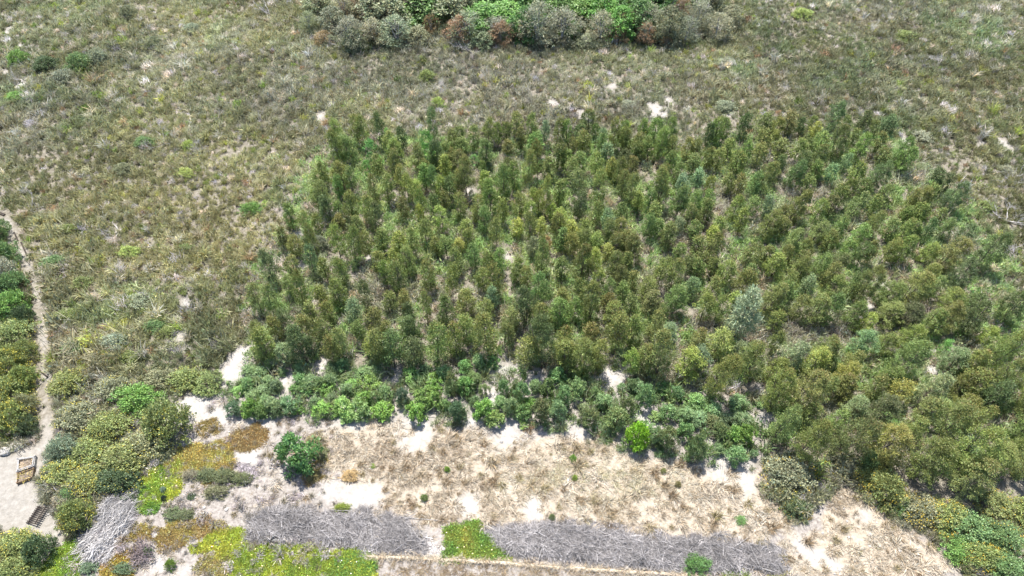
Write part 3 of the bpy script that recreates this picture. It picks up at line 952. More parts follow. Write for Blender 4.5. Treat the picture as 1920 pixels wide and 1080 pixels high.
bushy = [crown_mesh("bush_fine", 500 + i, H=1.5, R=.7, base=.02, clusters=64, per=46, L=.15, W=.042, shape="column", spread=.27, tipness=.5, gap=.5, droop=-.35) for i in range(5)]
leafy = [crown_mesh("bush_leafy", 520 + i, H=1.2, R=.75, base=.03, clusters=66, per=44, L=.125, W=.06, shape="egg", spread=.25, tipness=0, gap=.55, droop=0) for i in range(4)]
bushes = []
for key, (ox, oy, text) in BUSH.items():
    for item in text.replace("\n", "").split(";"):
        a, b, c, wd, look = item.split()
        p, h, m = trace(ox + int(a) / 4.8, oy + int(b) / 4.8, oy + int(c) / 4.8 - int(wd) / 4.8 * .22, int(wd) / 4.8)
        h = max(h * .72, .45 * m)
        if any((p - q[0]).length < 0.3 for q in bushes):
            continue
        bushes.append((p, h, m, look))
for r, row in enumerate(rows_of(bushes, 1.3), 1):
    for k, (p, h, m, look) in enumerate(row, 1):
        tint, tip = BUSH_TINT[look]
        lf = look in "leg"
        o = plant_object("bush", random.choice(leafy if lf else bushy), drop(p), m / 1.5 * 1.02, h / (1.2 if lf else 1.5) * 1.05, vary(tint, .11), tip, tilt=(random.gauss(0, .04), random.gauss(0, .04)))
        tag(o, "%s, %s from the sandy path in %s row of the strip" % (BUSH_LOOK[look], ordinal(k), ordinal(r)), "bush", "bushes in the strip before the plantation")
print("bushes", len(bushes), "rows", len(rows_of(bushes, 1.3)), "tree rows", len(rows_of(own, 2.0)))


def shrub(name, me, ax, ay, by, wp, tint, tip, label, cat, group, H0, R0, k=.9):
    phi = PITCH + math.atan((by - 540) / FPX)
    r = wp / 2
    front = r * math.sin(phi) * (.9 if H0 == 1.0 else .6)
    foot = by - min(front, (by - ay) * .55)
    p, h, m = trace(ax, ay, foot, wp)
    if H0 == 1.0:
        p = at(ax + (960 - ax) / (VPY - ay) * .3 * r, foot)
        m = wp * depth_at(p) / FPX
    if H0 == 1.0:
        top = max((by - ay) - front, r * .5)
        hr = math.sqrt(max(top ** 2 - (r * math.sin(phi)) ** 2, 0)) / math.cos(phi) / r
        h = m / 2 * min(1.5, max(.6, hr))
    else:
        h = max(h, m * .4)
    o = plant_object(name, me, drop(p), m / 2 / R0 * k, h / H0, vary(tint, .06), tip)
    if H0 == 1.0:                                   # long shrubs lie along the slope: narrower from back to front
        o.scale[1] *= min(1.0, max(.55, (by - ay) / (2 * r * math.sin(phi))))
        o.rotation_euler[2] = random.choice((0, math.pi)) + random.uniform(-.12, .12)
    return tag(o, label, cat, group)


# ------------------------------------------------------------------ rounded flowering shrubs, left and lower right
domes = [crown_mesh("shrub_dome", 600 + i, H=1.0, R=1.0, base=.02, clusters=230, per=26, L=.085, W=.045, shape="dome", spread=.15, tipness=0, droop=-.1, gap=.16, tonevar=.32) for i in range(5)]


def petals(seed, n):
    r = np.random.default_rng(seed)
    d = rand_dirs(n, r)
    d[:, 2] = np.abs(d[:, 2])
    ph = np.arctan2(d[:, 1], d[:, 0])
    keep = fbm(ph * 2, d[:, 2] * 4, seed, 2) > -.15
    d = d[keep]
    c = d * np.array([1.02, 1.02, .98]) * r.uniform(.9, 1.06, len(d))[:, None]
    q = leaves(c, rand_dirs(len(d), r), .05 * r.uniform(.6, 1.3, len(d)), .042, r)
    t = np.clip(1 + r.normal(0, .2, len(d)), .5, 1.5)
    return quad_mesh("blossom", q, np.stack([t, t, t], 1), None, M_PETAL)


blossoms = {"few": [petals(700 + i, 420) for i in range(3)], "many": [petals(720 + i, 1300) for i in range(3)]}
SHRUB_TINT = {"grey": (.115, .118, .068), "olive": (.108, .126, .044), "green": (.075, .118, .044), "bright": (.09, .155, .04), "dark": (.045, .065, .03), "silver": (.14, .15, .10)}
SH = [
    (10, 402, 470, 70, "green", "", "uppermost green shrub beside the start of the sandy path"), (28, 448, 520, 72, "green", "", "second green shrub down the sandy path"), (5, 470, 560, 80, "silver", "", "silvery green shrub cut by the frame edge below the first path shrubs"),
    (45, 500, 566, 62, "green", "", "green shrub beside the bend of the sandy path"), (18, 540, 610, 80, "bright", "", "brightest green shrub in the belt left of the path"), (58, 550, 620, 50, "dark", "", "dark green shrub hard against the sandy path"),
    (22, 590, 660, 84, "olive", "few", "olive shrub sprinkled yellow, upper half of the path belt"), (60, 620, 690, 56, "olive", "few", "narrow olive shrub dotted yellow, overhanging the path"), (12, 645, 730, 84, "olive", "many", "yellow-flecked shrub midway down the path belt"),
    (55, 675, 742, 62, "olive", "few", "olive shrub shading the path, below the middle"), (15, 700, 775, 84, "olive", "many", "most densely yellow-flowered shrub of the path belt"), (58, 722, 790, 56, "grey", "few", "greyish shrub leaning over the dark edge of the path"),
    (18, 750, 830, 84, "olive", "many", "yellow-flowered shrub above the white rocks"), (62, 765, 826, 50, "dark", "", "dark grey-green shrub at the foot of the path belt"),
    # mound of shrubs between path and clearing
    (120, 690, 760, 90, "olive", "few", "olive shrub at the top of the big mound, next the path"), (205, 705, 770, 90, "grey", "few", "grey-olive shrub above the bright green one on the mound"), (250, 728, 790, 130, "bright", "", "wide bright green shrub on top of the flowering mound"),
    (310, 745, 850, 105, "olive", "few", "olive shrub of the mound touching the white sand"), (135, 755, 830, 105, "grey", "few", "grey-olive shrub of the mound bordering the path"), (195, 775, 850, 110, "olive", "few", "olive shrub in the middle of the mound"),
    (275, 800, 885, 115, "grey", "few", "grey twiggy shrub at the mound's lower edge above the green mat"), (115, 815, 880, 70, "silver", "", "silver-grey shrub behind the timber bed"), (220, 835, 915, 120, "olive", "few", "olive shrub of the mound above the dead branches"),
    (155, 820, 890, 90, "olive", "few", "olive-yellow shrub of the mound behind the planting beds"), (105, 862, 930, 95, "olive", "many", "yellow-flowered shrub right beside the planting beds"), (155, 870, 945, 95, "olive", "many", "yellow-flowered shrub low in the mound, above the round one"),
    (210, 880, 945, 110, "dark", "few", "dark olive shrub at the foot of the mound by the dead branches"), (128, 900, 948, 56, "green", "few", "green shrub above the slatted panel"), (142, 932, 1008, 76, "olive", "many", "round yellow-flowered shrub standing alone beside the dead branches"),
    (345, 688, 748, 85, "olive", "few", "brownish olive shrub at the top corner of the white sand"), (385, 692, 752, 75, "olive", "", "olive shrub next the white sand before the strip of bushes"), (295, 690, 745, 80, "grey", "", "grey heath shrub above the bright green mound shrub"),
    (18, 995, 1066, 112, "olive", "many", "large flowering shrub below the slatted panel"), (70, 1000, 1070, 70, "dark", "", "dark shrub standing in for the shadow between the slatted panel and the green mat"), (15, 1045, 1110, 110, "olive", "few", "flowering shrub in the lowest corner beside the yard"),  # the dark one is put in for the large shrub's shadow on the ground
    # lower right
    (1490, 848, 945, 125, "grey", "few", "broad grey-olive shrub jutting into the dry grass"), (1500, 930, 982, 74, "dark", "few", "small dark round shrub at the tip of the jutting clump"), (1585, 848, 905, 92, "grey", "few", "grey flowering shrub between the jutting clump and the trees"),
    (1642, 868, 935, 95, "olive", "many", "yellow-flowered shrub where the dry grass meets the trees"), (1668, 885, 965, 85, "olive", "few", "olive shrub beside a yellow-flowered one, edge of the dry grass"), (1735, 925, 1000, 105, "grey", "many", "grey yellow-flecked shrub on the slope's right border"),
    (1790, 935, 1015, 100, "olive", "many", "yellow-flowered shrub above the green bushes, lower right border"), (1832, 958, 1045, 110, "green", "", "green shrub low on the right border of the dry slope"), (1855, 1018, 1085, 105, "olive", "many", "orange-yellow flowered shrub in the bottom right corner"),
    (1892, 975, 1055, 100, "green", "few", "green shrub near the bottom right corner"), (1812, 1000, 1072, 80, "bright", "", "bright green shrub on the lower right border"), (1905, 1040, 1110, 100, "green", "", "green shrub filling the very bottom right corner"),
    (1872, 915, 985, 90, "olive", "few", "olive shrub under the lowest trees on the right"), (1700, 930, 985, 70, "green", "few", "green shrub tucked behind the right border shrubs"), (1940, 930, 1010, 100, "olive", "few", "olive shrub just past the right border"),
]
for ax, ay, by, wp, look, fl, label in SH:
    nm = "flowering_shrub" if fl else "shrub"
    if ax < 90 and by < 840:                         # the belt left of the path stops at its edge
        edge = min(np.interp((ay * .35 + by * .65), [q[1] for q in PATH_PX], [q[0] for q in PATH_PX]), 84)
        ax = min(ax, edge - 9 - wp * .5)
    fine = look in ("bright", "green", "silver", "dark")
    o = shrub(nm, random.choice(domes), ax, ay, by, wp, SHRUB_TINT[look], 0, label, "shrub", "shrubs round the clearing", 1.0, 1.0)
    if fl:
        c = bpy.data.objects.new("blossom", random.choice(blossoms[fl]))
        link(c, o)
        c.color = (.56, .48, .08, 0) if ax < 1400 else (.52, .38, .05, 0)

# single bushes in the clearing
shrub("bush", leafy[0], 1200, 797, 846, 50, (.115, .21, .02), 0, "lime green round bush at the front edge of the strip", "bush", None, 1.2, .75)
SOLO = [(545, 826, 892, 84, leafy, (.06, .118, .036), 1.2, .75, "deep green open bush standing alone on the sand"), (1311, 1038, 1086, 70, domes, (.06, .115, .035), 1.0, 1.0, "round green bush at the foot of the right brush pile"),
        (275, 1020, 1046, 22, domes, (.04, .10, .018), 1.0, 1.0, "small clipped dark green bush beside the grey twig clump"), (319, 1046, 1073, 26, domes, (.075, .12, .02), 1.0, 1.0, "small clipped yellow-green ball bush on grey sand"),
        (307, 925, 942, 14, domes, (.02, .03, .022), 1.0, 1.0, "tiny blackish bush on the green mat"), (306, 912, 926, 14, domes, (.12, .16, .12), 1.0, 1.0, "tiny silvery bush on the green mat"), (418, 880, 918, 60, domes, (.085, .095, .045), 1.0, 1.0, "low olive shrub below the orange mat"),
        (385, 880, 912, 56, domes, (.09, .10, .05), 1.0, 1.0, "low olive shrub between mat and sand"), (452, 888, 916, 50, domes, (.09, .10, .045), 1.0, 1.0, "low olive shrub by the grey litter patch"), (355, 882, 908, 44, domes, (.12, .115, .075), 1.0, 1.0, "low greyish shrub under the orange mat"),
        (320, 950, 982, 44, domes, (.085, .105, .05), 1.0, 1.0, "low green-grey shrub above the brown mat"), (345, 955, 982, 40, domes, (.09, .105, .05), 1.0, 1.0, "low olive shrub paired beside the brown mat"), (400, 915, 938, 60, domes, (.11, .11, .06), 1.0, 1.0, "sparse olive shrub on pale sand"),
        (357, 922, 940, 22, domes, (.05, .07, .035), 1.0, 1.0, "small dark tuft bush on pale sand"), (600, 835, 868, 40, domes, (.10, .105, .05), 1.0, 1.0, "low olive shrub upslope of the deep green bush"), (588, 815, 845, 44, domes, (.12, .105, .06), 1.0, 1.0, "brownish low shrub near the strip's corner"),
        (583, 880, 910, 40, domes, (.115, .10, .04), 1.0, 1.0, "orange-olive low shrub beside the deep green bush"), (520, 850, 876, 30, domes, (.13, .12, .08), 1.0, 1.0, "greyish low shrub touching the deep green bush"), (640, 948, 962, 40, domes, (.12, .15, .025), 1.0, 1.0, "lime low plant above the left brush pile"),
        (1075, 845, 868, 18, domes, (.08, .14, .03), 1.0, 1.0, "small green plant in the middle of the dry grass"), (1035, 955, 978, 16, domes, (.075, .10, .04), 1.0, 1.0, "small upright green plant at the right brush pile"), (1078, 880, 902, 14, domes, (.12, .17, .03), 1.0, 1.0, "small lime plant in the dry grass"),
        (1393, 962, 985, 26, domes, (.075, .13, .04), 1.0, 1.0, "thin green weed patch above the right brush pile"), (655, 882, 910, 44, domes, (.23, .17, .09), 1.0, 1.0, "brown dry bush above the white sand patch"), (838, 870, 886, 14, domes, (.10, .16, .03), 1.0, 1.0, "tiny green plant in dry grass near the white sand"),
        (698, 868, 880, 14, domes, (.10, .15, .03), 1.0, 1.0, "tiny green plant upslope of the brown dry bush"), (795, 925, 942, 18, domes, (.09, .12, .04), 1.0, 1.0, "small green plant beside the white sand patch"), (1245, 870, 888, 14, domes, (.12, .13, .05), 1.0, 1.0, "tiny olive tuft below the lime bush"),
        (1272, 895, 915, 16, domes, (.12, .11, .05), 1.0, 1.0, "tiny brown-olive tuft in the eastern dry grass"), (225, 1058, 1085, 50, domes, (.08, .11, .06), 1.0, 1.0, "grey-green low shrub at the picture's lower edge, under the dead branches"), (160, 1050, 1085, 46, domes, (.09, .12, .07), 1.0, 1.0, "grey-green low shrub below the dead branches' butt")]
for ax, ay, by, wp, protos, tint, H0, R0, label in SOLO:
    shrub("bush", random.choice(protos), ax, ay, by, wp, tint, 0, label, "bush", None, H0, R0)

# ------------------------------------------------------------------ thicket of trees along the top
wild = [(crown_mesh("crown_wild", 800 + i, H=4.0, R=1.6, base=.06, clusters=150, per=26, L=.2, W=.1, shape="egg", spread=.22, tipness=0, gap=.5), trunk_mesh("trunk_wild", 800 + i, H=4, R=1.6, r0=.09, stems=2)) for i in range(4)]
wispy = [(crown_mesh("crown_wispy", 820 + i, H=4.0, R=1.6, base=.06, clusters=150, per=26, L=.22, W=.05, shape="egg", spread=.22, tipness=0, gap=.55, droop=-.2), trunk_mesh("trunk_wispy", 820 + i, H=4, R=1.6, r0=.07, stems=3, mat=M_DEAD)) for i in range(4)]
WILD_TINT = {"G": (.07, .135, .032), "D": (.046, .09, .026), "S": (.112, .124, .075), "O": (.09, .102, .055), "B": (.12, .082, .045)}
WILD_LOOK = {"G": "bright green bushy tree", "D": "dark green bushy tree", "S": "silvery grey-green bush tree", "O": "dull olive bush tree", "B": "rust-brown dead bushy tree"}
WILD = """720 5 52 90 O;790 -20 34 110 D;850 -5 48 90 O;740 38 80 72 S;700 45 82 60 S;655 44 90 60 S;910 18 60 90 G;950 8 52 80 G;880 34 78 72 S;926 34 74 64 S;985 15 76 64 D;1010 22 82 80 S;1056 22 78 80 S;1046 0 42 74 G;1100 2 44 84 G;1130 6 52 80 G;1130 34 82 60 S;1166 28 76 64 G;1200 12 62 72 D;1196 -20 32 64 G;960 -28 22 70 D;1062 -30 18 76 D;1222 8 64 62 S;1262 14 84 56 O;1212 48 82 35 S;620 20 60 60 O;590 -15 25 60 O;700 -20 28 90 O;895 -30 18 70 D;1000 -26 14 70 G;1130 -32 10 80 D;1240 -26 20 70 D;1290 40 82 49 S;1312 14 58 62 S;1350 38 78 60 S;1376 20 52 44 O;808 32 66 34 B;862 42 80 52 B;940 54 84 56 B;986 54 78 46 B;1182 22 68 42 B;1212 52 84 40 B;1164 56 84 43 B;604 58 84 38 B;1284 0 34 34 B;690 54 82 28 B;650 -4 32 44 B;660 58 90 48 O;780 54 80 48 O;905 62 94 40 O;1100 66 90 40 S;640 0 40 50 S;1252 44 78 46 S;905 40 70 40 G;1076 40 72 34 D;800 -60 0 120 D;900 -64 -6 110 G;1000 -60 -8 110 D;1100 -62 -8 110 G;1200 -56 -4 110 D;1290 -50 0 90 G;700 -56 -4 110 O;575 30 60 40 S;618 66 84 28 S;1340 -20 20 60 O;1250 72 90 24 B;900 88 100 20 B;925 58 84 26 B;1120 58 78 20 B;1140 6 40 40 D;880 4 30 40 D;1010 2 30 40 D;1230 -10 20 40 D"""  # one D tree at top centre is put in for a shaded gap between crowns
wl = []
for item in WILD.replace("\n", "").split(";"):
    a, b, c, wd, look = item.split()
    p, h, m = trace(int(a), int(b), int(c), int(wd))
    wl.append((p, h, m, look))
for r, row in enumerate(rows_of(wl, 3.5), 1):
    for k, (p, h, m, look) in enumerate(row, 1):
        cm, tm = random.choice(wispy if look in "SB" else wild)
        nm = "dead_tree" if look == "B" else "thicket_tree"
        root = empty(nm, drop(p), random.uniform(0, 6.28))
        root.scale = (m / 3.2 * 1.0, m / 3.2 * 1.0, max(h, m * .6) / 4.0 * random.uniform(.95, 1.3))
        link(bpy.data.objects.new("trunk", tm), root)
        c = link(bpy.data.objects.new("crown", cm), root)
        c.color = (*vary(WILD_TINT[look], .1), 0)
        tag(root, "%s, %s from the west in %s row of the thicket" % (WILD_LOOK[look], ordinal(k), ordinal(r)), "tree", "trees of the thicket beyond the heath")

# ------------------------------------------------------------------ taller bushes standing out of the heath
HB = [(258, 545, 592, 66, "silver", "silver-green bush beside the bleached fallen branches"), (820, 182, 206, 30, "lime", "pale lime bush behind the back trees"), (35, 95, 132, 48, "bright", "bright green bush by the sandy track in the far corner"), (85, 105, 145, 60, "dark", "dark green bush next the bright one in the far corner"),
      (150, 100, 148, 60, "green", "green bush with pale twigs in the far corner"), (185, 92, 132, 46, "silver", "silvery bush east of the far corner bushes"), (28, 176, 198, 44, "bright", "bright green low bush at the frame edge below the pale dead bush"), (120, 130, 168, 54, "silver", "silvery bush below the far corner bushes"),
      (60, 205, 235, 46, "silver", "silver-grey bush below the far corner bushes, by the edge"), (355, 265, 290, 28, "lime", "lime bush beside an upright bleached snag"), (345, 320, 342, 46, "lime", "pale lime bush in open heath under the bleached snag"), (270, 262, 288, 50, "green", "green domed bush west of the lime bush"),
      (232, 305, 338, 44, "grey", "dark grey heath bush on open ground"), (240, 465, 490, 60, "lime", "pale yellow-green bush in the yellow heath"), (470, 385, 410, 60, "bright", "bright green bush in heath west of the plantation"), (345, 460, 480, 40, "bright", "bright green bush beneath the yellow-green one"),
      (600, 440, 482, 44, "silver", "silver feathery bush inside the plantation's west edge"), (215, 625, 672, 80, "silver", "wide silver-green bush low in the western heath"), (285, 600, 632, 60, "green", "green bush low in the western heath"), (290, 70, 100, 40, "grey", "grey bush in the far western heath"),
      (240, 10, 42, 40, "grey", "grey-brown bush at the top of the western heath"), (360, 45, 70, 44, "silver", "pale grey bush in the upper western heath"), (1360, 195, 220, 50, "silver", "pale silver bush behind the eastern back trees"), (1365, 110, 132, 40, "silver", "silvery bush below the thicket's east end"),
      (1730, 245, 275, 50, "silver", "pale grey bush at the plantation's far east corner"), (1895, 545, 590, 60, "grey", "grey twiggy bush in the eastern heath"), (1890, 310, 335, 40, "silver", "pale green bush by the eastern bleached branches"), (1505, 25, 45, 50, "lime", "pale yellowish bush high in the eastern heath"),
      (1180, 190, 212, 40, "silver", "silvery bush in pale gaps behind the plantation"), (800, 130, 160, 40, "olive", "olive bush in the middle of the far heath"), (1480, 262, 285, 40, "olive", "olive bush within the eastern back rows"), (130, 425, 450, 60, "olive", "olive bush near the upper end of the sandy path"),
      (100, 480, 520, 70, "green", "green heath bush right of the path bend"), (150, 520, 550, 60, "olive", "olive heath bush inland of the path bend"), (120, 580, 618, 64, "olive", "olive heath bush inland of the mid path"), (130, 640, 680, 64, "green", "green heath bush inland of the lower path"),
      (240, 660, 692, 60, "olive", "olive bush above the mound shrubs"), (310, 610, 640, 46, "olive", "yellow-olive bush in the low western heath"), (1850, 380, 405, 50, "olive", "olive bush near the eastern bleached branches"), (1700, 60, 85, 50, "olive", "olive bush high in the far eastern heath")]
HTINT = dict(SHRUB_TINT, lime=(.17, .2, .06))
for ax, ay, by, wp, look, label in HB:
    shrub("heath_bush", random.choice(domes), ax, ay, by, wp, HTINT[look], 0, label, "bush", "bushes standing out of the heath", 1.0, 1.0)

# ------------------------------------------------------------------ bleached dead wood in the heath
snags = [snag_mesh("snag", 900 + i, flat=f) for i, f in enumerate((.9, .9, .75, .5, .3))]
SN = [(265, 560, 80, 0, "bleached fallen branches behind the silver-green bush"), (225, 435, 70, 1, "grey fallen branches in the western heath"), (285, 460, 44, 1, "bleached fallen log east of the grey branches"), (380, 285, 36, 4, "upright bleached snag in the western heath"), (412, 228, 30, 4, "small upright snag below the far heath"),
      (492, 232, 34, 4, "tall thin bleached snag in the far heath"), (60, 395, 50, 3, "grey dead bush above the sandy path"), (310, 262, 56, 0, "grey dead branches on bare ground west of the upright snag"), (210, 180, 34, 0, "bleached fallen log in the far western heath"), (40, 150, 60, 0, "grey dead bush lying on the sandy track"),
      (1885, 415, 84, 2, "largest bleached snag east of the plantation"), (1895, 340, 64, 2, "bleached branches above the largest eastern snag"), (1890, 470, 46, 3, "thin bleached snag below the largest eastern one"), (880, 100, 56, 3, "white forked snag in front of the thicket"), (1255, 40, 60, 4, "bare pale snag at the thicket's east end"),
      (1350, 65, 46, 3, "bleached branches right of the thicket"), (640, 90, 56, 3, "grey dead bush at the thicket's west end"), (510, 30, 60, 3, "grey dead twigs high in the western heath"), (600, 258, 50, 0, "bleached twigs behind the plantation's west corner"), (560, 262, 44, 1, "bleached twigs on pale ground near the plantation corner"),
      (1740, 120, 50, 2, "pale branches in the far eastern heath"), (1700, 105, 40, 1, "pale fallen branches in the far eastern heath"), (540, 400, 40, 4, "bleached thin snag at the plantation's west edge"), (135, 500, 24, 0, "pale twigs in the heath inland of the path"), (345, 545, 40, 1, "pale twigs in the heath below the fallen branches"),
      (1840, 90, 34, 1, "pale fallen branch at the far eastern edge"), (1700, 160, 34, 0, "bleached twigs in the eastern heath"), (275, 410, 30, 4, "small upright snag in the mid western heath"), (150, 205, 40, 0, "grey twigs under the far corner bushes"), (30, 280, 30, 1, "pale twigs at the western frame edge")]
for ax, ay, wp, kind, label in SN:
    p = at(ax, ay)
    m = wp * depth_at(p) / FPX
    o = plant_object("dead_branch", snags[kind], drop(p), m / 2.3, m / 2.3, (1, 1, 1), 0)
    tag(o, label, "dead branch", "bleached dead wood in the heath")

# ------------------------------------------------------------------ heath and other ground cover
heath_set = [scrub_mesh("scrub", 1000 + i) for i in range(5)] + [blade_mesh("reed", 1020 + i, n=44, H=.62, R=.14, splay=.45, W=.028, mat=M_LEAF_I) for i in range(3)] + \
    [scrub_mesh("twiggy", 1040 + i, n=40, twigs=44, R=.36, H=.5) for i in range(2)]
C_heath = proto_collection("heath_plants", heath_set)


def cover(n, xr, yr):
    return rng.uniform(*xr, n), rng.uniform(*yr, n)


x, y = cover(150000, (-66, 66), (14, 92))
px, py = to_px(x, y)
view = (px > -260) & (px < 2180) & (py > -190) & (py < 1180)
out = ~inside(x, y, Z_PLANT, .8, 3) & ~inside(x, y, Z_CLEAR, .7, 4) & ~inside(x, y, Z_STRIP, .6, 9) & ~inside(x, y, Z_YARD, .4, 19) & ~inside(x, y, Z_VERGE)
bare = sand_field(x, y) > rng.uniform(.2, .8, len(x))
gap = fbm(x, y, 61, 3, 2.2) - .25 * np.exp(-((px - 1150) / 260) ** 2 - ((py - 190) / 50) ** 2) - .22 * np.exp(-((px - 520) / 110) ** 2 - ((py - 400) / 170) ** 2) - .2 * np.exp(-((px - 1790) / 110) ** 2 - ((py - 300) / 100) ** 2)
thinned = gap > rng.uniform(-.95, -.38, len(x))
keep = view & out & ~bare & thinned & (near_line(x, y, PATH_W) > rng.uniform(.36, .8, len(x)))
x, y, px, py = x[keep], y[keep], px[keep], py[keep]
n = len(x)
print("heath", n)
big, mid, small = fbm(x, y, 71, 3, 11.0), fbm(x, y, 72, 3, 3.2), rng.normal(0, 1, n)
yel = np.clip(np.exp(-((px - 330) / 300) ** 2 - ((py - 440) / 200) ** 2) * 1.0 + .5 * np.exp(-((px - 1850) / 120) ** 2 - ((py - 380) / 160) ** 2) + .35 * np.exp(-((px - 480) / 260) ** 2 - ((py - 40) / 70) ** 2) + .5 * mid, 0, 1)
grey = np.clip(.45 + .45 * np.exp(-((px - 900) / 420) ** 2 - ((py - 170) / 80) ** 2) + .6 * big - .25 * yel + .14 * small, 0, 1)
green = np.clip(fbm(x, y, 75, 3, 4.5) * 1.5 - .25 + .4 * np.exp(-((px - 1650) / 350) ** 2 - ((py - 90) / 120) ** 2) + .5 * np.exp(-((px - 110) / 120) ** 2 - ((py - 140) / 90) ** 2) + .5 * np.exp(-((px - 150) / 110) ** 2 - ((py - 590) / 150) ** 2), 0, 1)
col = pal([(.088, .100, .036), (.122, .128, .063), (.16, .158, .105)], grey)
col = col * (1 - yel[:, None] * .75) + np.array([.185, .172, .068]) * yel[:, None] * .75
col = col * (1 - green[:, None] * .6) + np.array([.07, .115, .036]) * green[:, None] * .6
brown = np.clip(fbm(x, y, 77, 3, 6.0) * 1.6 - .35 + .5 * np.exp(-((px - 150) / 170) ** 2 - ((py - 250) / 60) ** 2), 0, 1)[:, None]
col = col * (1 - brown * .6) + np.array([.122, .10, .055]) * brown * .6
col = col * .86 + .14 * (col @ np.array([.3, .6, .1]))[:, None] * np.array([1.06, 1.0, .98])
odd = rng.random(n)
idx = np.where(rng.random(n) < .62, rng.integers(0, 5, n), np.where(rng.random(n) < .72, rng.integers(5, 8, n), rng.integers(8, 10, n)))
# proto_collection sorts by name: heath_plants_00.. keeps the order scrub, reed, twiggy
pale = (odd < .10)
col[pale] = pal([(.24, .22, .155), (.19, .185, .165), (.26, .22, .14)], rng.random(pale.sum()))
idx[pale] = rng.integers(5, 10, pale.sum())
fresh = (odd > .965)
col[fresh] = pal([(.09, .14, .03), (.17, .17, .04)], rng.random(fresh.sum()))
rusty = (odd > .94) & (odd < .95)
col[rusty] = (.15, .10, .055)
col *= np.clip(1.03 + rng.normal(0, .24, (n, 1)) + .42 * fbm(x, y, 78, 3, 7.0)[:, None], .5, 1.9)
s = np.clip(rng.lognormal(-.02, .34, n), .45, 2.3) * .72 * (1 + .45 * fbm(x, y, 79, 2, 5.0)) * (1 + .45 * np.exp(-((px - 170) / 110) ** 2 - ((py - 590) / 150) ** 2))
scl = np.stack([s, s, s * rng.uniform(.75, 1.4, n)], 1)
tip = np.clip(rng.normal(.12, .15, n), 0, .5)
scatter("heath_scrub", np.stack([x, y, ground_z(x, y)], 1), turns(n, .15), scl, np.concatenate([col, tip[:, None]], 1), idx, C_heath, "low grey-olive heath covering the ground round the plantation", "heath")

# between the plantation trees
x, y = cover(36000, (-32, 66), (20, 66))
px, py = to_px(x, y)
keep = inside(x, y, Z_PLANT, .8, 3) & (px < 2150) & (sand_field(x, y) < rng.uniform(.25, .8, len(x))) & (fbm(x, y, 81, 3, 2.0) > rng.uniform(-.9, -.15, len(x)))
x, y, px, py = x[keep], y[keep], px[keep], py[keep]
n = len(x)
print("undergrowth", n)
lush = np.clip(.5 + fbm(x, y, 83, 3, 3.5) + .35 * np.exp(-((px - 950) / 260) ** 2 - ((py - 430) / 120) ** 2), 0, 1)
col = pal([(.19, .185, .13), (.165, .185, .095), (.125, .19, .062), (.18, .21, .09)], lush + rng.normal(0, .15, n))
dry = rng.random(n) < .2
col[dry] = pal([(.23, .195, .13), (.17, .155, .12)], rng.random(dry.sum()))
col *= np.clip(1 + rng.normal(0, .2, (n, 1)), .5, 1.6)
idx = np.where(rng.random(n) < .7, rng.integers(0, 5, n), rng.integers(5, 10, n))
s = np.clip(rng.lognormal(-.05, .3, n), .5, 2.0)
scatter("plantation_undergrowth", np.stack([x, y, ground_z(x, y)], 1), turns(n, .15), np.stack([s, s, s * 1.1], 1), np.concatenate([col, np.full((n, 1), .05)], 1), idx, C_heath,
        "mixed green and straw undergrowth between the young trees", "undergrowth")

# weeds among the strip bushes and thin growth on the clearing sand
x, y = cover(9000, (-34, 34), (12, 34))
px, py = to_px(x, y)
strip = inside(x, y, Z_STRIP, .6, 9)
west = inside(x, y, Z_CLEAR, .6, 4) & (px < 640) & (px > 120)
sf = sand_field(x, y)
keep = (strip & (rng.random(len(x)) < .9) | west & (rng.random(len(x)) < .6)) & (sf < rng.uniform(.1, .9, len(x)))
x, y, strip = x[keep], y[keep], strip[keep]
n = len(x)
col = np.where(strip[:, None], pal([(.08, .125, .045), (.115, .155, .06), (.13, .13, .08)], rng.random(n)), pal([(.11, .10, .06), (.16, .14, .11), (.22, .20, .175), (.13, .12, .10)], rng.random(n)))
s = np.clip(rng.lognormal(-.55, .35, n), .25, 1.3) * np.where(strip, 1.5, 1)
scatter("sparse_weeds", np.stack([x, y, ground_z(x, y)], 1), turns(n, .15), np.stack([s, s, s * np.where(strip, 1.25, .8)], 1), np.concatenate([col, np.zeros((n, 1))], 1), rng.integers(0, 10, n), C_heath,
        "sparse small weeds and twigs on the pale sand and among the strip bushes", "weeds")

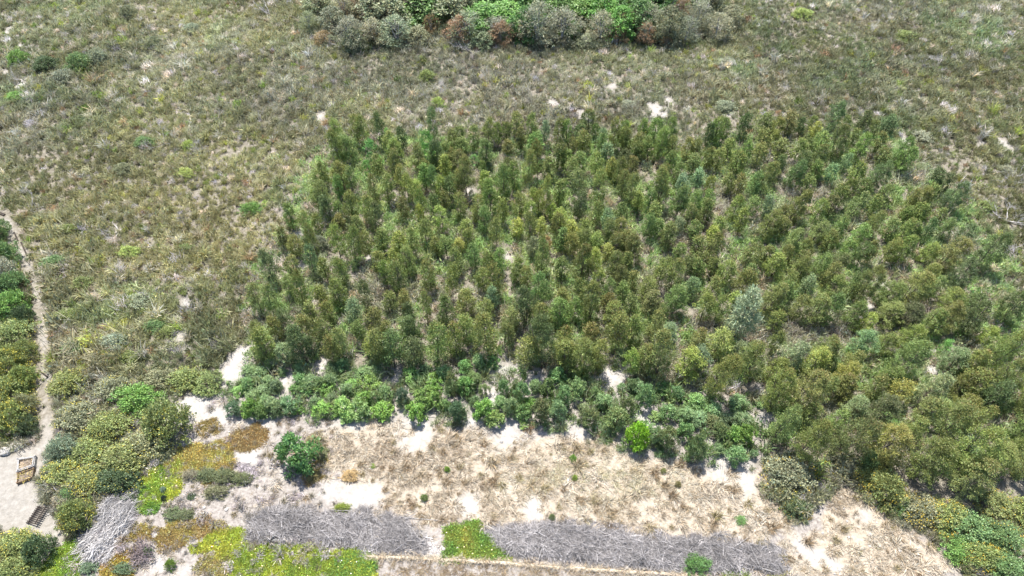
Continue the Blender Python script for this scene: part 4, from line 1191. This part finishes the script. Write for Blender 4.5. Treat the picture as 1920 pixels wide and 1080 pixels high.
# outlines and colours of the ice plant mats
MATS = [
    ([(432, 1032), (520, 1022), (600, 1030), (640, 1034), (665, 1024), (702, 1030), (706, 1100), (430, 1100)], [(.12, .17, .018), (.21, .24, .022), (.26, .26, .03)], 1.0, "wide yellow-green mat under the left brush pile", "ice_plant_mat"),
    ([(660, 1026), (702, 1030), (704, 1080), (640, 1085), (630, 1050)], [(.08, .15, .02), (.11, .18, .025)], .9, "deeper green corner of the wide mat by the straw ridge", "ice_plant_mat"),
    ([(838, 988), (895, 972), (903, 995), (925, 1012), (957, 1055), (830, 1052), (832, 1020)], [(.09, .16, .02), (.14, .19, .022), (.22, .2, .03)], 1.0, "green mat between the two brush piles", "ice_plant_mat"),
    ([(245, 905), (300, 872), (338, 868), (332, 918), (312, 945), (292, 968), (258, 966), (246, 932)], [(.10, .17, .02), (.20, .24, .025), (.27, .27, .03)], 1.0, "yellow-green mat beside the dead branches, below the mound", "ice_plant_mat"),
    ([(330, 850), (372, 830), (420, 832), (440, 850), (445, 872), (425, 895), (395, 905), (352, 885), (318, 895), (312, 870)], [(.23, .22, .05), (.25, .195, .055), (.24, .235, .055)], .75, "mustard yellow mat on the white sand", "ice_plant_mat"),
    ([(415, 830), (445, 805), (480, 792), (502, 805), (495, 832), (455, 852), (425, 848)], [(.20, .145, .05), (.21, .165, .055)], .8, "rusty orange mat on the white sand", "ice_plant_mat"),
    ([(372, 800), (405, 790), (418, 800), (410, 820), (380, 815)], [(.2, .165, .05), (.2, .15, .05)], .6, "small orange mat near the strip's corner", "ice_plant_mat"),
    ([(240, 985), (300, 985), (375, 974), (425, 985), (420, 1002), (365, 1012), (310, 1032), (280, 1008), (246, 1015)], [(.21, .15, .055), (.22, .175, .05), (.24, .22, .05)], .75, "brown-orange mat above the grey sand", "ice_plant_mat"),
    ([(360, 1022), (405, 1000), (462, 988), (458, 1022), (432, 1040), (385, 1038)], [(.19, .23, .02), (.27, .26, .03)], 1.0, "yellow-green mat touching the left brush pile", "ice_plant_mat"),
    ([(60, 1110), (110, 1030), (130, 1012), (152, 1020), (156, 1048), (135, 1110)], [(.13, .20, .02), (.22, .25, .025)], 1.1, "green mat in the lower left corner beside the yard path", "ice_plant_mat"),
    ([(190, 1060), (250, 1030), (268, 1045), (240, 1085), (190, 1095)], [(.22, .2, .03), (.25, .15, .035)], .7, "olive-orange mat under the grey twig clump", "ice_plant_mat"),
    ([(380, 1045), (432, 1040), (432, 1090), (400, 1090), (350, 1085)], [(.22, .17, .06), (.2, .22, .04)], .35, "thin patchy mat on grey sand beside the wide mat", "ice_plant_mat"),
    ([(575, 868), (612, 858), (618, 885), (590, 905), (572, 890)], [(.24, .16, .05), (.2, .17, .05)], .45, "small rusty mat right of the deep green bush", "ice_plant_mat"),
    ([(1355, 1072), (1400, 1066), (1415, 1100), (1350, 1100)], [(.2, .2, .03), (.13, .18, .03)], .7, "small yellow-green mat at the lower edge beside the round bush", "ice_plant_mat"),
    ([(1450, 1074), (1482, 1070), (1480, 1100), (1445, 1100)], [(.22, .17, .03), (.2, .2, .03)], .6, "tiny orange mat at the lower edge, east of the round bush", "ice_plant_mat"),
]

# dry grass
straw_set = [blade_mesh("straw", 1100 + i, n=56, H=.2, R=.2, splay=1.0, W=.024, comb=(.2, -.1), curl=.7) for i in range(5)] + [blade_mesh("tussock", 1120 + i, n=90, H=.36, R=.13, splay=.75, W=.02, comb=(.12, -.1), curl=.45) for i in range(3)]
C_straw = proto_collection("straw_tufts", straw_set)
x, y = cover(34000, (-34, 40), (9, 34))
px, py = to_px(x, y)
g = inside(x, y, Z_GRASS, .9, 14)
verge = inside(x, y, Z_VERGE, .15, 15)
clear = inside(x, y, Z_CLEAR, .6, 4)
sf = sand_field(x, y)
dens = np.where(g, .68 + .6 * fbm(x, y, 91, 3, 1.8), np.where(verge, 1.0, np.where(clear, .10, 0)))
in_mat = np.zeros(len(x), bool)
for mt in MATS:
    in_mat |= inside(x, y, poly(mt[0]))
keep = (dens > rng.random(len(x))) & ~in_mat & (sf < rng.uniform(.15, .7, len(x)))
x, y, px, py, verge = x[keep], y[keep], px[keep], py[keep], verge[keep]
n = len(x)
print("straw", n)
tone = np.clip(.5 + .7 * fbm(x, y, 93, 3, 2.0) + rng.normal(0, .18, n), 0, 1)
col = pal([(.28, .225, .16), (.40, .34, .255), (.48, .42, .33), (.52, .465, .38)], tone)
lime = (np.exp(-((px - 1110) / 190) ** 2 - ((py - 900) / 45) ** 2) * .9 * (fbm(x, y, 95, 2, 1.5) > -.1) * rng.random(n))[:, None]
col = col * (1 - lime * .5) + np.array([.33, .35, .14]) * lime * .5
tus = (~verge) & (rng.random(n) < .10 + .10 * fbm(x, y, 97, 2, 2.5))
col[tus] = pal([(.20, .14, .08), (.29, .22, .135), (.36, .29, .19), (.22, .19, .08)], rng.random(tus.sum()))
col[verge] = pal([(.18, .13, .08), (.27, .21, .13), (.35, .285, .19)], rng.random(verge.sum()))
s = np.clip(rng.lognormal(-.25, .35, n), .35, 1.7)
scl = np.stack([s, s, s * rng.uniform(.5, .95, n)], 1)
scl[verge] *= (.8, .8, .6)
tr = turns(n, .12)
tr[:, 2] = rng.normal(0, .9, n)
scatter("dry_grass", np.stack([x, y, ground_z(x, y)], 1), tr, scl, np.concatenate([col, np.zeros((n, 1))], 1), np.where(tus, rng.integers(5, 8, n), rng.integers(0, 5, n)), C_straw, "bleached straw-coloured grass tufts over the clearing", "grass")

# ice plant mats
C_ice = proto_collection("ice_plants", [sprig_mesh("runner", 1200 + i, flowers=(1 if i == 0 else 0)) for i in range(5)])
for k, (pg, cols, dn, label, nm) in enumerate(MATS):
    P = poly(pg)
    lo, hi = P.min(0) - .4, P.max(0) + .4
    m = int((hi - lo).prod() * 210 * dn)
    x, y = rng.uniform(lo[0], hi[0], m), rng.uniform(lo[1], hi[1], m)
    kp = inside(x, y, P, .5, 30 + k, .7) & (fbm(x, y, 130 + k, 2, .5) > -.35 - dn * .5)
    x, y = x[kp], y[kp]
    m = len(x)
    col = pal(cols, .5 + .75 * fbm(x, y, 150 + k, 3, .9) + rng.normal(0, .15, m)) * np.clip(1.1 + rng.normal(0, .2, (m, 1)), .6, 1.8) + np.array([0, 0, .02])
    s = rng.uniform(.7, 1.25, m)
    scatter(nm, np.stack([x, y, ground_z(x, y)], 1), turns(m, .15), np.stack([s, s, s], 1), np.concatenate([col, np.clip(rng.normal(.05, .12, (m, 1)), 0, .5)], 1), np.where(rng.random(m) < (.008 if cols[0][1] > cols[0][0] else 0), 0, rng.integers(1, 5, m)), C_ice, label, "ground cover")


# ------------------------------------------------------------------ cut brush laid in rows
def twig_cloud(name, pg, n, height, L, W, direction, spread, tone0, seed, parent, edge=.5):
    r = np.random.default_rng(seed)
    lo, hi = pg.min(0), pg.max(0)
    xs, ys = r.uniform(lo[0], hi[0], n * 4), r.uniform(lo[1], hi[1], n * 4)
    k = inside(xs, ys, pg, .6, seed, .5)
    xs, ys = xs[k][:n], ys[k][:n]
    n = len(xs)
    d = np.full(n, 1e9)
    for (ax, ay), (bx, by) in zip(pg, np.roll(pg, -1, 0)):
        d = np.minimum(d, near_line(xs, ys, np.array([(ax, ay), (bx, by)])))
    top = height * np.clip(d / edge, .12, 1) * (1 + 1.0 * fbm(xs, ys, seed, 2, .9))
    z = ground_z(xs, ys) + .02 + top * r.random(n) ** .55
    ang = direction + .55 * fbm(xs, ys, seed + 3, 2, 1.4) * spread + r.normal(0, spread, n)
    pitch = r.normal(.05, .2, n)
    ax = np.stack([np.cos(ang) * np.cos(pitch), np.sin(ang) * np.cos(pitch), np.sin(pitch)], 1)
    ln = (L * r.uniform(.5, 1.3, n))[:, None]
    wd = (W * r.uniform(.6, 1.4, n) * np.where(r.random(n) < .15, 1.8, 1))[:, None] * .5
    c = np.stack([xs, ys, z], 1)
    bend = rand_dirs(n, r) * ln * .12
    a, b = c - ax * ln * .5, c + ax * ln * .5 + bend
    s1 = norm(np.cross(ax, rand_dirs(n, r)))
    s2 = np.cross(ax, s1)
    quads, tones = [], []
    t = np.clip(1 + r.normal(0, .45, n), .3, 2.3) * (1 + .3 * fbm(xs, ys, seed + 9, 2, 1.0))
    tone = np.stack([t * tone0[0], t * tone0[1], t * tone0[2]], 1)
    prof = [(s1, ), ]
    v = [s1, -s1 * .5 + s2 * .87, -s1 * .5 - s2 * .87]
    m = c + bend * .3
    for i in range(3):
        u, w = v[i], v[(i + 1) % 3]
        quads.append(np.stack([a + u * wd, a + w * wd, m + w * wd * .85, m + u * wd * .85], 1))
        quads.append(np.stack([m + u * wd * .85, m + w * wd * .85, b + w * wd * .35, b + u * wd * .35], 1))
        tones += [tone, tone]
    o = link(bpy.data.objects.new(name, quad_mesh(name, np.concatenate(quads), np.concatenate(tones), None, M_BRUSH)), parent)
    o["kind"] = "stuff"
    return o


def brush_pile(name, pg_px, n, height, L, W, direction, spread, tone, seed, label, cat, branches, blen, brad):
    P = poly(pg_px)
    c = P.mean(0)
    root = empty(name, (0, 0, 0))
    tag(root, label, cat)
    twig_cloud("twig", P, n, height, L, W, direction, spread, tone, seed, root)
    r = random.Random(seed)
    lo, hi = P.min(0), P.max(0)
    k = 0
    while k < branches:
        xx, yy = r.uniform(lo[0], hi[0]), r.uniform(lo[1], hi[1])
        if not inside(np.array([xx]), np.array([yy]), P)[0]:
            continue
        k += 1
        a = direction + r.gauss(0, spread * 1.1)
        ln = blen * r.uniform(.6, 1.3)
        z = float(ground_z(xx, yy)) + height * r.uniform(.55, 1.0)
        pts = []
        d = Vector((math.cos(a), math.sin(a), r.uniform(-.12, .16)))
        q = Vector((xx, yy, z)) - d * ln * .5
        for i in range(5):
            pts.append(q.copy())
            d = (d + Vector((r.uniform(-.22, .22), r.uniform(-.22, .22), r.uniform(-.1, .1)))).normalized()
            q = q + d * ln / 4
            q.z = max(q.z, float(ground_z(q.x, q.y)) + .03)
        mb = MB()
        rr = brad * r.uniform(.6, 1.2)
        mb.tube(pts, [rr, rr * .9, rr * .75, rr * .55, rr * .3], 5)
        mb.build("branch", M_DEAD, root, True)
    return root


GREYV = (.205, .192, .187)
brush_pile("brush_pile", [(462, 962), (505, 948), (562, 950), (640, 958), (700, 962), (755, 975), (790, 998), (800, 1040), (785, 1050), (700, 1042), (600, 1026), (520, 1022), (456, 1020)],
           11500, .3, .58, .016, 2.6, .9, GREYV, 1301, "left grey-violet pile of cut twigs above the wide yellow-green mat", "brush pile", 16, 1.2, .018)
brush_pile("brush_pile", [(900, 985), (960, 988), (1030, 974), (1100, 980), (1200, 1000), (1300, 1006), (1400, 1012), (1462, 1022), (1482, 1055), (1470, 1076), (1380, 1074), (1280, 1078), (1150, 1064), (1010, 1052), (955, 1046), (925, 1012)],
           18000, .32, .58, .016, 2.75, .95, GREYV, 1302, "longer grey-violet pile of cut twigs running to the round green bush", "brush pile", 24, 1.2, .018)
brush_pile("branch_heap", [(200, 935), (225, 922), (247, 925), (258, 960), (246, 995), (218, 1018), (198, 1045), (180, 1062), (160, 1055), (150, 1022), (165, 1000), (185, 985), (186, 955)],
           4800, .45, .8, .017, .95, .55, (.31, .295, .285), 1303, "whitish heap of dead branches beside the round flowering shrub", "branch heap", 30, 1.6, .022)
brush_pile("litter_heap", [(436, 880), (455, 868), (485, 876), (482, 892), (455, 898)], 500, .1, .35, .018, 2.5, .9, (.25, .22, .23), 1304, "small flat grey twig litter patch below the rusty mat", "litter", 3, .6, .012)
brush_pile("litter_heap", [(790, 1006), (822, 1012), (826, 1040), (800, 1046), (796, 1025)], 350, .06, .3, .016, 2.5, .9, (.4, .37, .35), 1305, "thin pale twig litter between the two brush piles", "litter", 3, .5, .012)
tw = scrub_mesh("twig_clump", 1310, R=.42, H=.5, n=10, twigs=420, mat=M_BRUSH)
p, h, m = trace(230, 1005, 1040, 46)
o = plant_object("dead_shrub", tw, drop(p), m / .8, m / .95, (.17, .142, .112), 0)
tag(o, "round grey-brown dead twig clump below the dead branches", "dead shrub")


# ------------------------------------------------------------------ man-made things in the yard
def frame_from(px_pts):
    """ground points of pixel corners"""
    return [drop(at(a, b)) for a, b in px_pts]


def slatted_panel():
    a, b, c, d = frame_from([(52, 980), (74, 947), (94, 961), (70, 986)])
    # long axis a->b, short axis b->c, lying propped on the bank
    u = (b - a).normalized()
    v = (c - b)
    v = (v - u * v.dot(u)).normalized()
    w = u.cross(v)
    if w.z < 0:
        w = -w
    tiltm = Matrix.Rotation(math.radians(14), 3, u)
    v2 = tiltm @ v
    if v2.z < 0:
        tiltm = Matrix.Rotation(math.radians(-14), 3, u)
        v2 = tiltm @ v
    w2 = u.cross(v2)
    R = Matrix((v2, u, w2)).transposed()
    L, S = (b - a).length, (c - b).length
    base = (a + b + c + d) / 4
    base.z += .5 * S * math.sin(math.radians(14)) + .08
    root = empty("slatted_panel", base)
    tag(root, "dark slatted timber panel lying propped beside the yard", "timber panel")
    slat = MB().box((0, 0, 0), (S, L / 10 * .52, .028), None, .004).mesh("slat", M_DARKWOOD)
    for i in range(10):
        o = link(bpy.data.objects.new("slat", slat), root)
        M = R.to_4x4()
        M.translation = R @ Vector((random.uniform(-.012, .012), (i - 4.5) * L / 10, .03 + random.uniform(0, .004)))
        o.matrix_local = M @ Matrix.Rotation(random.gauss(0, .012), 4, 'Z')
    rail = MB().box((0, 0, 0), (L * .98, .07, .035), None, .004).mesh("rail", M_DARKWOOD)
    for s in (-.3, .3):
        o = link(bpy.data.objects.new("rail", rail), root)
        M = (R @ Matrix.Rotation(math.pi / 2, 3, 'Z')).to_4x4()
        M.translation = R @ Vector((s * S, 0, -.004))
        o.matrix_local = M


slatted_panel()


def plant_bed(corners, height, mat, label, rim=True, fill=(.3, .24, .15), seed=1):
    P = frame_from(corners)
    z = sum(p.z for p in P) / 4
    c = sum(P, Vector()) / 4
    root = empty("planting_bed", (c.x, c.y, z))
    tag(root, label, "planting bed")
    for i in range(4):
        a, b = P[i] - c, P[(i + 1) % 4] - c
        a.z = b.z = 0
        d = b - a
        ang = math.atan2(d.y, d.x)
        R = Matrix.Rotation(ang, 3, 'Z')
        board = MB().box((a + b) / 2 + Vector((0, 0, height / 2 - .03)), (d.length - .05, .035, height + .06), R, .005)
        board.build("board", mat, root)
        if rim:
            inward = Vector((-(a + b).x, -(a + b).y, 0)).normalized()
            MB().box((a + b) / 2 + inward * .075 + Vector((0, 0, height + .022)), (d.length - .12, .06, .03), R, .005).build("rim", mat, root)
        MB().box(a + Vector((0, 0, height / 2)), (.07, .07, height + .1), R, .006).build("post", mat, root)
    mb = MB()
    k = 7
    for i in range(k + 1):
        for j in range(k + 1):
            u, v = .05 + .9 * i / k, .05 + .9 * j / k
            q = (P[0] * (1 - u) + P[1] * u) * (1 - v) + (P[3] * (1 - u) + P[2] * u) * v - c
            mb.v.append(Vector((q.x, q.y, height * .55 + random.uniform(-.03, .04))))
    for i in range(k):
        for j in range(k):
            a = i * (k + 1) + j
            mb.f.append((a, a + 1, a + k + 2, a + k + 1))
    o = mb.build("soil", M_SOIL, root, True)
    st = blade_mesh("dry_stalk", seed, n=70, H=.22, R=.42, splay=1.0, W=.02, mat=M_LEAF)
    s = link(bpy.data.objects.new("dry_stalk", st), root)
    s.location = (0, 0, height * .5)
    s.color = (*fill, 0)
    s["kind"] = "stuff"


plant_bed([(36, 888), (68, 877), (70, 859), (37, 864)], .26, M_GREYWOOD, "pale grey timber planting bed with a double rim", True, (.42, .34, .22), 1401)
plant_bed([(36, 909), (64, 898), (67, 882), (37, 891.5)], .24, M_BROWNWOOD, "brown plank planting bed filled with yellowed stalks", False, (.36, .29, .08), 1402)

p0 = drop(at(46, 846))
root = empty("hoop_tunnel", p0)
tag(root, "thin dark wire hoops standing behind the grey planting bed", "hoop tunnel")
for i, (px_, py_) in enumerate([(36, 850), (43, 843), (52, 838), (60, 832)]):
    q = drop(at(px_, py_)) - p0
    mb = MB()
    pts = [q + Vector((math.cos(a) * .32 * .8, math.cos(a) * .32 * -.55, math.sin(a) * .42 - .02)) for a in np.linspace(0, math.pi, 11)]
    mb.tube(pts, [.014] * 11, 5)
    mb.build("hoop", M_WIRE, root, True)

rocks = [rock_mesh("rock", 1500 + i, M_STONE, f) for i, f in enumerate((.55, .65, .5, .75))]
ROCKS = [(12, 846, 26, "white boulder at the yard's upper edge, by the frame edge"), (28, 838, 26, "largest white boulder under the yellow-flowered shrub"), (40, 831, 18, "white boulder nearest the wire hoops"), (99, 958, 12, "pale stone at the corner of the slatted panel"),
         (92, 965, 7, "small pale stone beside the slatted panel"), (290, 1004, 13, "flat pale stone beside the brown mat"), (276, 1000, 9, "small pale stone near the clipped bush"), (383, 952, 8, "pale stone on sand between the low shrubs"), (425, 955, 9, "pale stone west of the left brush pile"),
         (832, 1030, 9, "pale stone against the green mat"), (1688, 1033, 9, "pale stone on the eastern dry slope"), (1632, 1002, 8, "pale stone high on the eastern dry slope"), (940, 826, 9, "whitish stone in the upper dry grass"), (1500, 1012, 7, "small stone below the dark round shrub"), (858, 1028, 7, "small stone on the green mat")]
for ax, ay, wp, label in ROCKS:
    p = at(ax, ay)
    m = wp * depth_at(p) / FPX
    o = plant_object("rock", random.choice(rocks), drop(p, m * .08), m / 2, m / 2, (1, 1, 1), 0)
    tag(o, label, "rock")

# small stones on the dry slope and sand
gs = [rock_mesh("pebble", 1520 + i, M_STONE, .6) for i in range(3)]
x, y = cover(1500, (-30, 36), (10, 30))
px, py = to_px(x, y)
keep = inside(x, y, Z_CLEAR, .5, 4) & (rng.random(len(x)) < .10 + .75 * (px > 1500) + .2 * (px < 500))
x, y = x[keep], y[keep]
n = len(x)
s = rng.uniform(.03, .10, n)
scatter("gravel", np.stack([x, y, ground_z(x, y) + .01], 1), turns(n, .3), np.stack([s, s, s], 1), np.ones((n, 4)), rng.integers(0, 3, n), proto_collection("pebbles", gs), "small pale stones scattered on the sand and the dry slope", "gravel")

# timber edging and a plank by the path
for ax, ay, bx, by, wdt, label in [(-6, 397, 9, 404, .22, "dark old plank crossing the head of the sandy path"), (27, 436, 34, 452, .10, "first dark timber edging along the upper path"), (40, 455, 51, 480, .10, "second dark timber edging along the upper path"),
                                   (75, 695, 90, 708, .09, "weathered plank lying on the lower path"), (160, 1062, 178, 1076, .08, "dark stick at the butt of the dead branches")]:
    a, b = drop(at(ax, ay)), drop(at(bx, by))
    d = b - a
    o = MB().box((0, 0, 0), (d.length, wdt, .07), None, .008).build("plank", M_DARKWOOD)
    o.location = (a + b) / 2 + Vector((0, 0, .06))
    o.rotation_euler = (0, -math.asin(d.z / d.length), math.atan2(d.y, d.x))
    tag(o, label, "plank")
for pts, label in [([(635, 958), (700, 966), (770, 972), (842, 978)], "long dry stick along the upper edge of the left brush pile"), ([(190, 1072), (205, 1060), (222, 1046)], "thin pale stick on the orange mat"), ([(545, 1041), (620, 1044), (692, 1046)], "dry stick bordering the wide mat")]:
    mb = MB()
    P = [drop(at(a, b), .07) for a, b in pts]
    mb.tube(P, [.022, .024, .02, .012][:len(P)], 5)
    tag(mb.build("dry_stick", M_DEAD, None, True), label, "stick")

# ridge of bound straw along the verge
edge = [(690, 1046), (760, 1047), (850, 1051), (960, 1058), (1060, 1065), (1160, 1071), (1280, 1078), (1400, 1090), (1500, 1098)]
root = empty("straw_ridge", drop(at(960, 1058)))
tag(root, "pale ridge of matted straw below the two brush piles", "straw ridge")
E = [drop(at(a, b)) for a, b in edge]
mb = MB()
pts = []
for a, b in zip(E[:-1], E[1:]):
    k = max(2, int((b - a).length / .25))
    pts += [a.lerp(b, i / k) for i in range(k)]
pts = [p - root.location + Vector((0, random.uniform(-.03, .03), .03)) for p in pts]
mb.tube(pts, [random.uniform(.07, .12) for _ in pts], 8)
M_STRAWBED = grain_mat("matted_straw", (.36, .29, .2), (.58, .5, .4), 12, bump=.8)
mb.build("core", M_STRAWBED, root, True)
st = blade_mesh("straw_fringe", 1601, n=34, H=.22, R=.09, splay=1.0, W=.016, curl=.8)
m = len(pts) * 3
w = np.array([tuple(pts[i // 3] + root.location) for i in range(m)]) + rng.normal(0, .05, (m, 3)) * (1, 1, 0)
w[:, 2] += .02
cc = pal([(.38, .3, .2), (.55, .48, .37)], rng.random(m))
fr = scatter("fringe", w - np.array(root.location), turns(m, .3), np.ones((m, 3)) * rng.uniform(.6, 1.2, (m, 1)), np.concatenate([cc, np.zeros((m, 1))], 1), np.zeros(m, int), proto_collection("fringe_tuft", [st]), None, None, root, True)
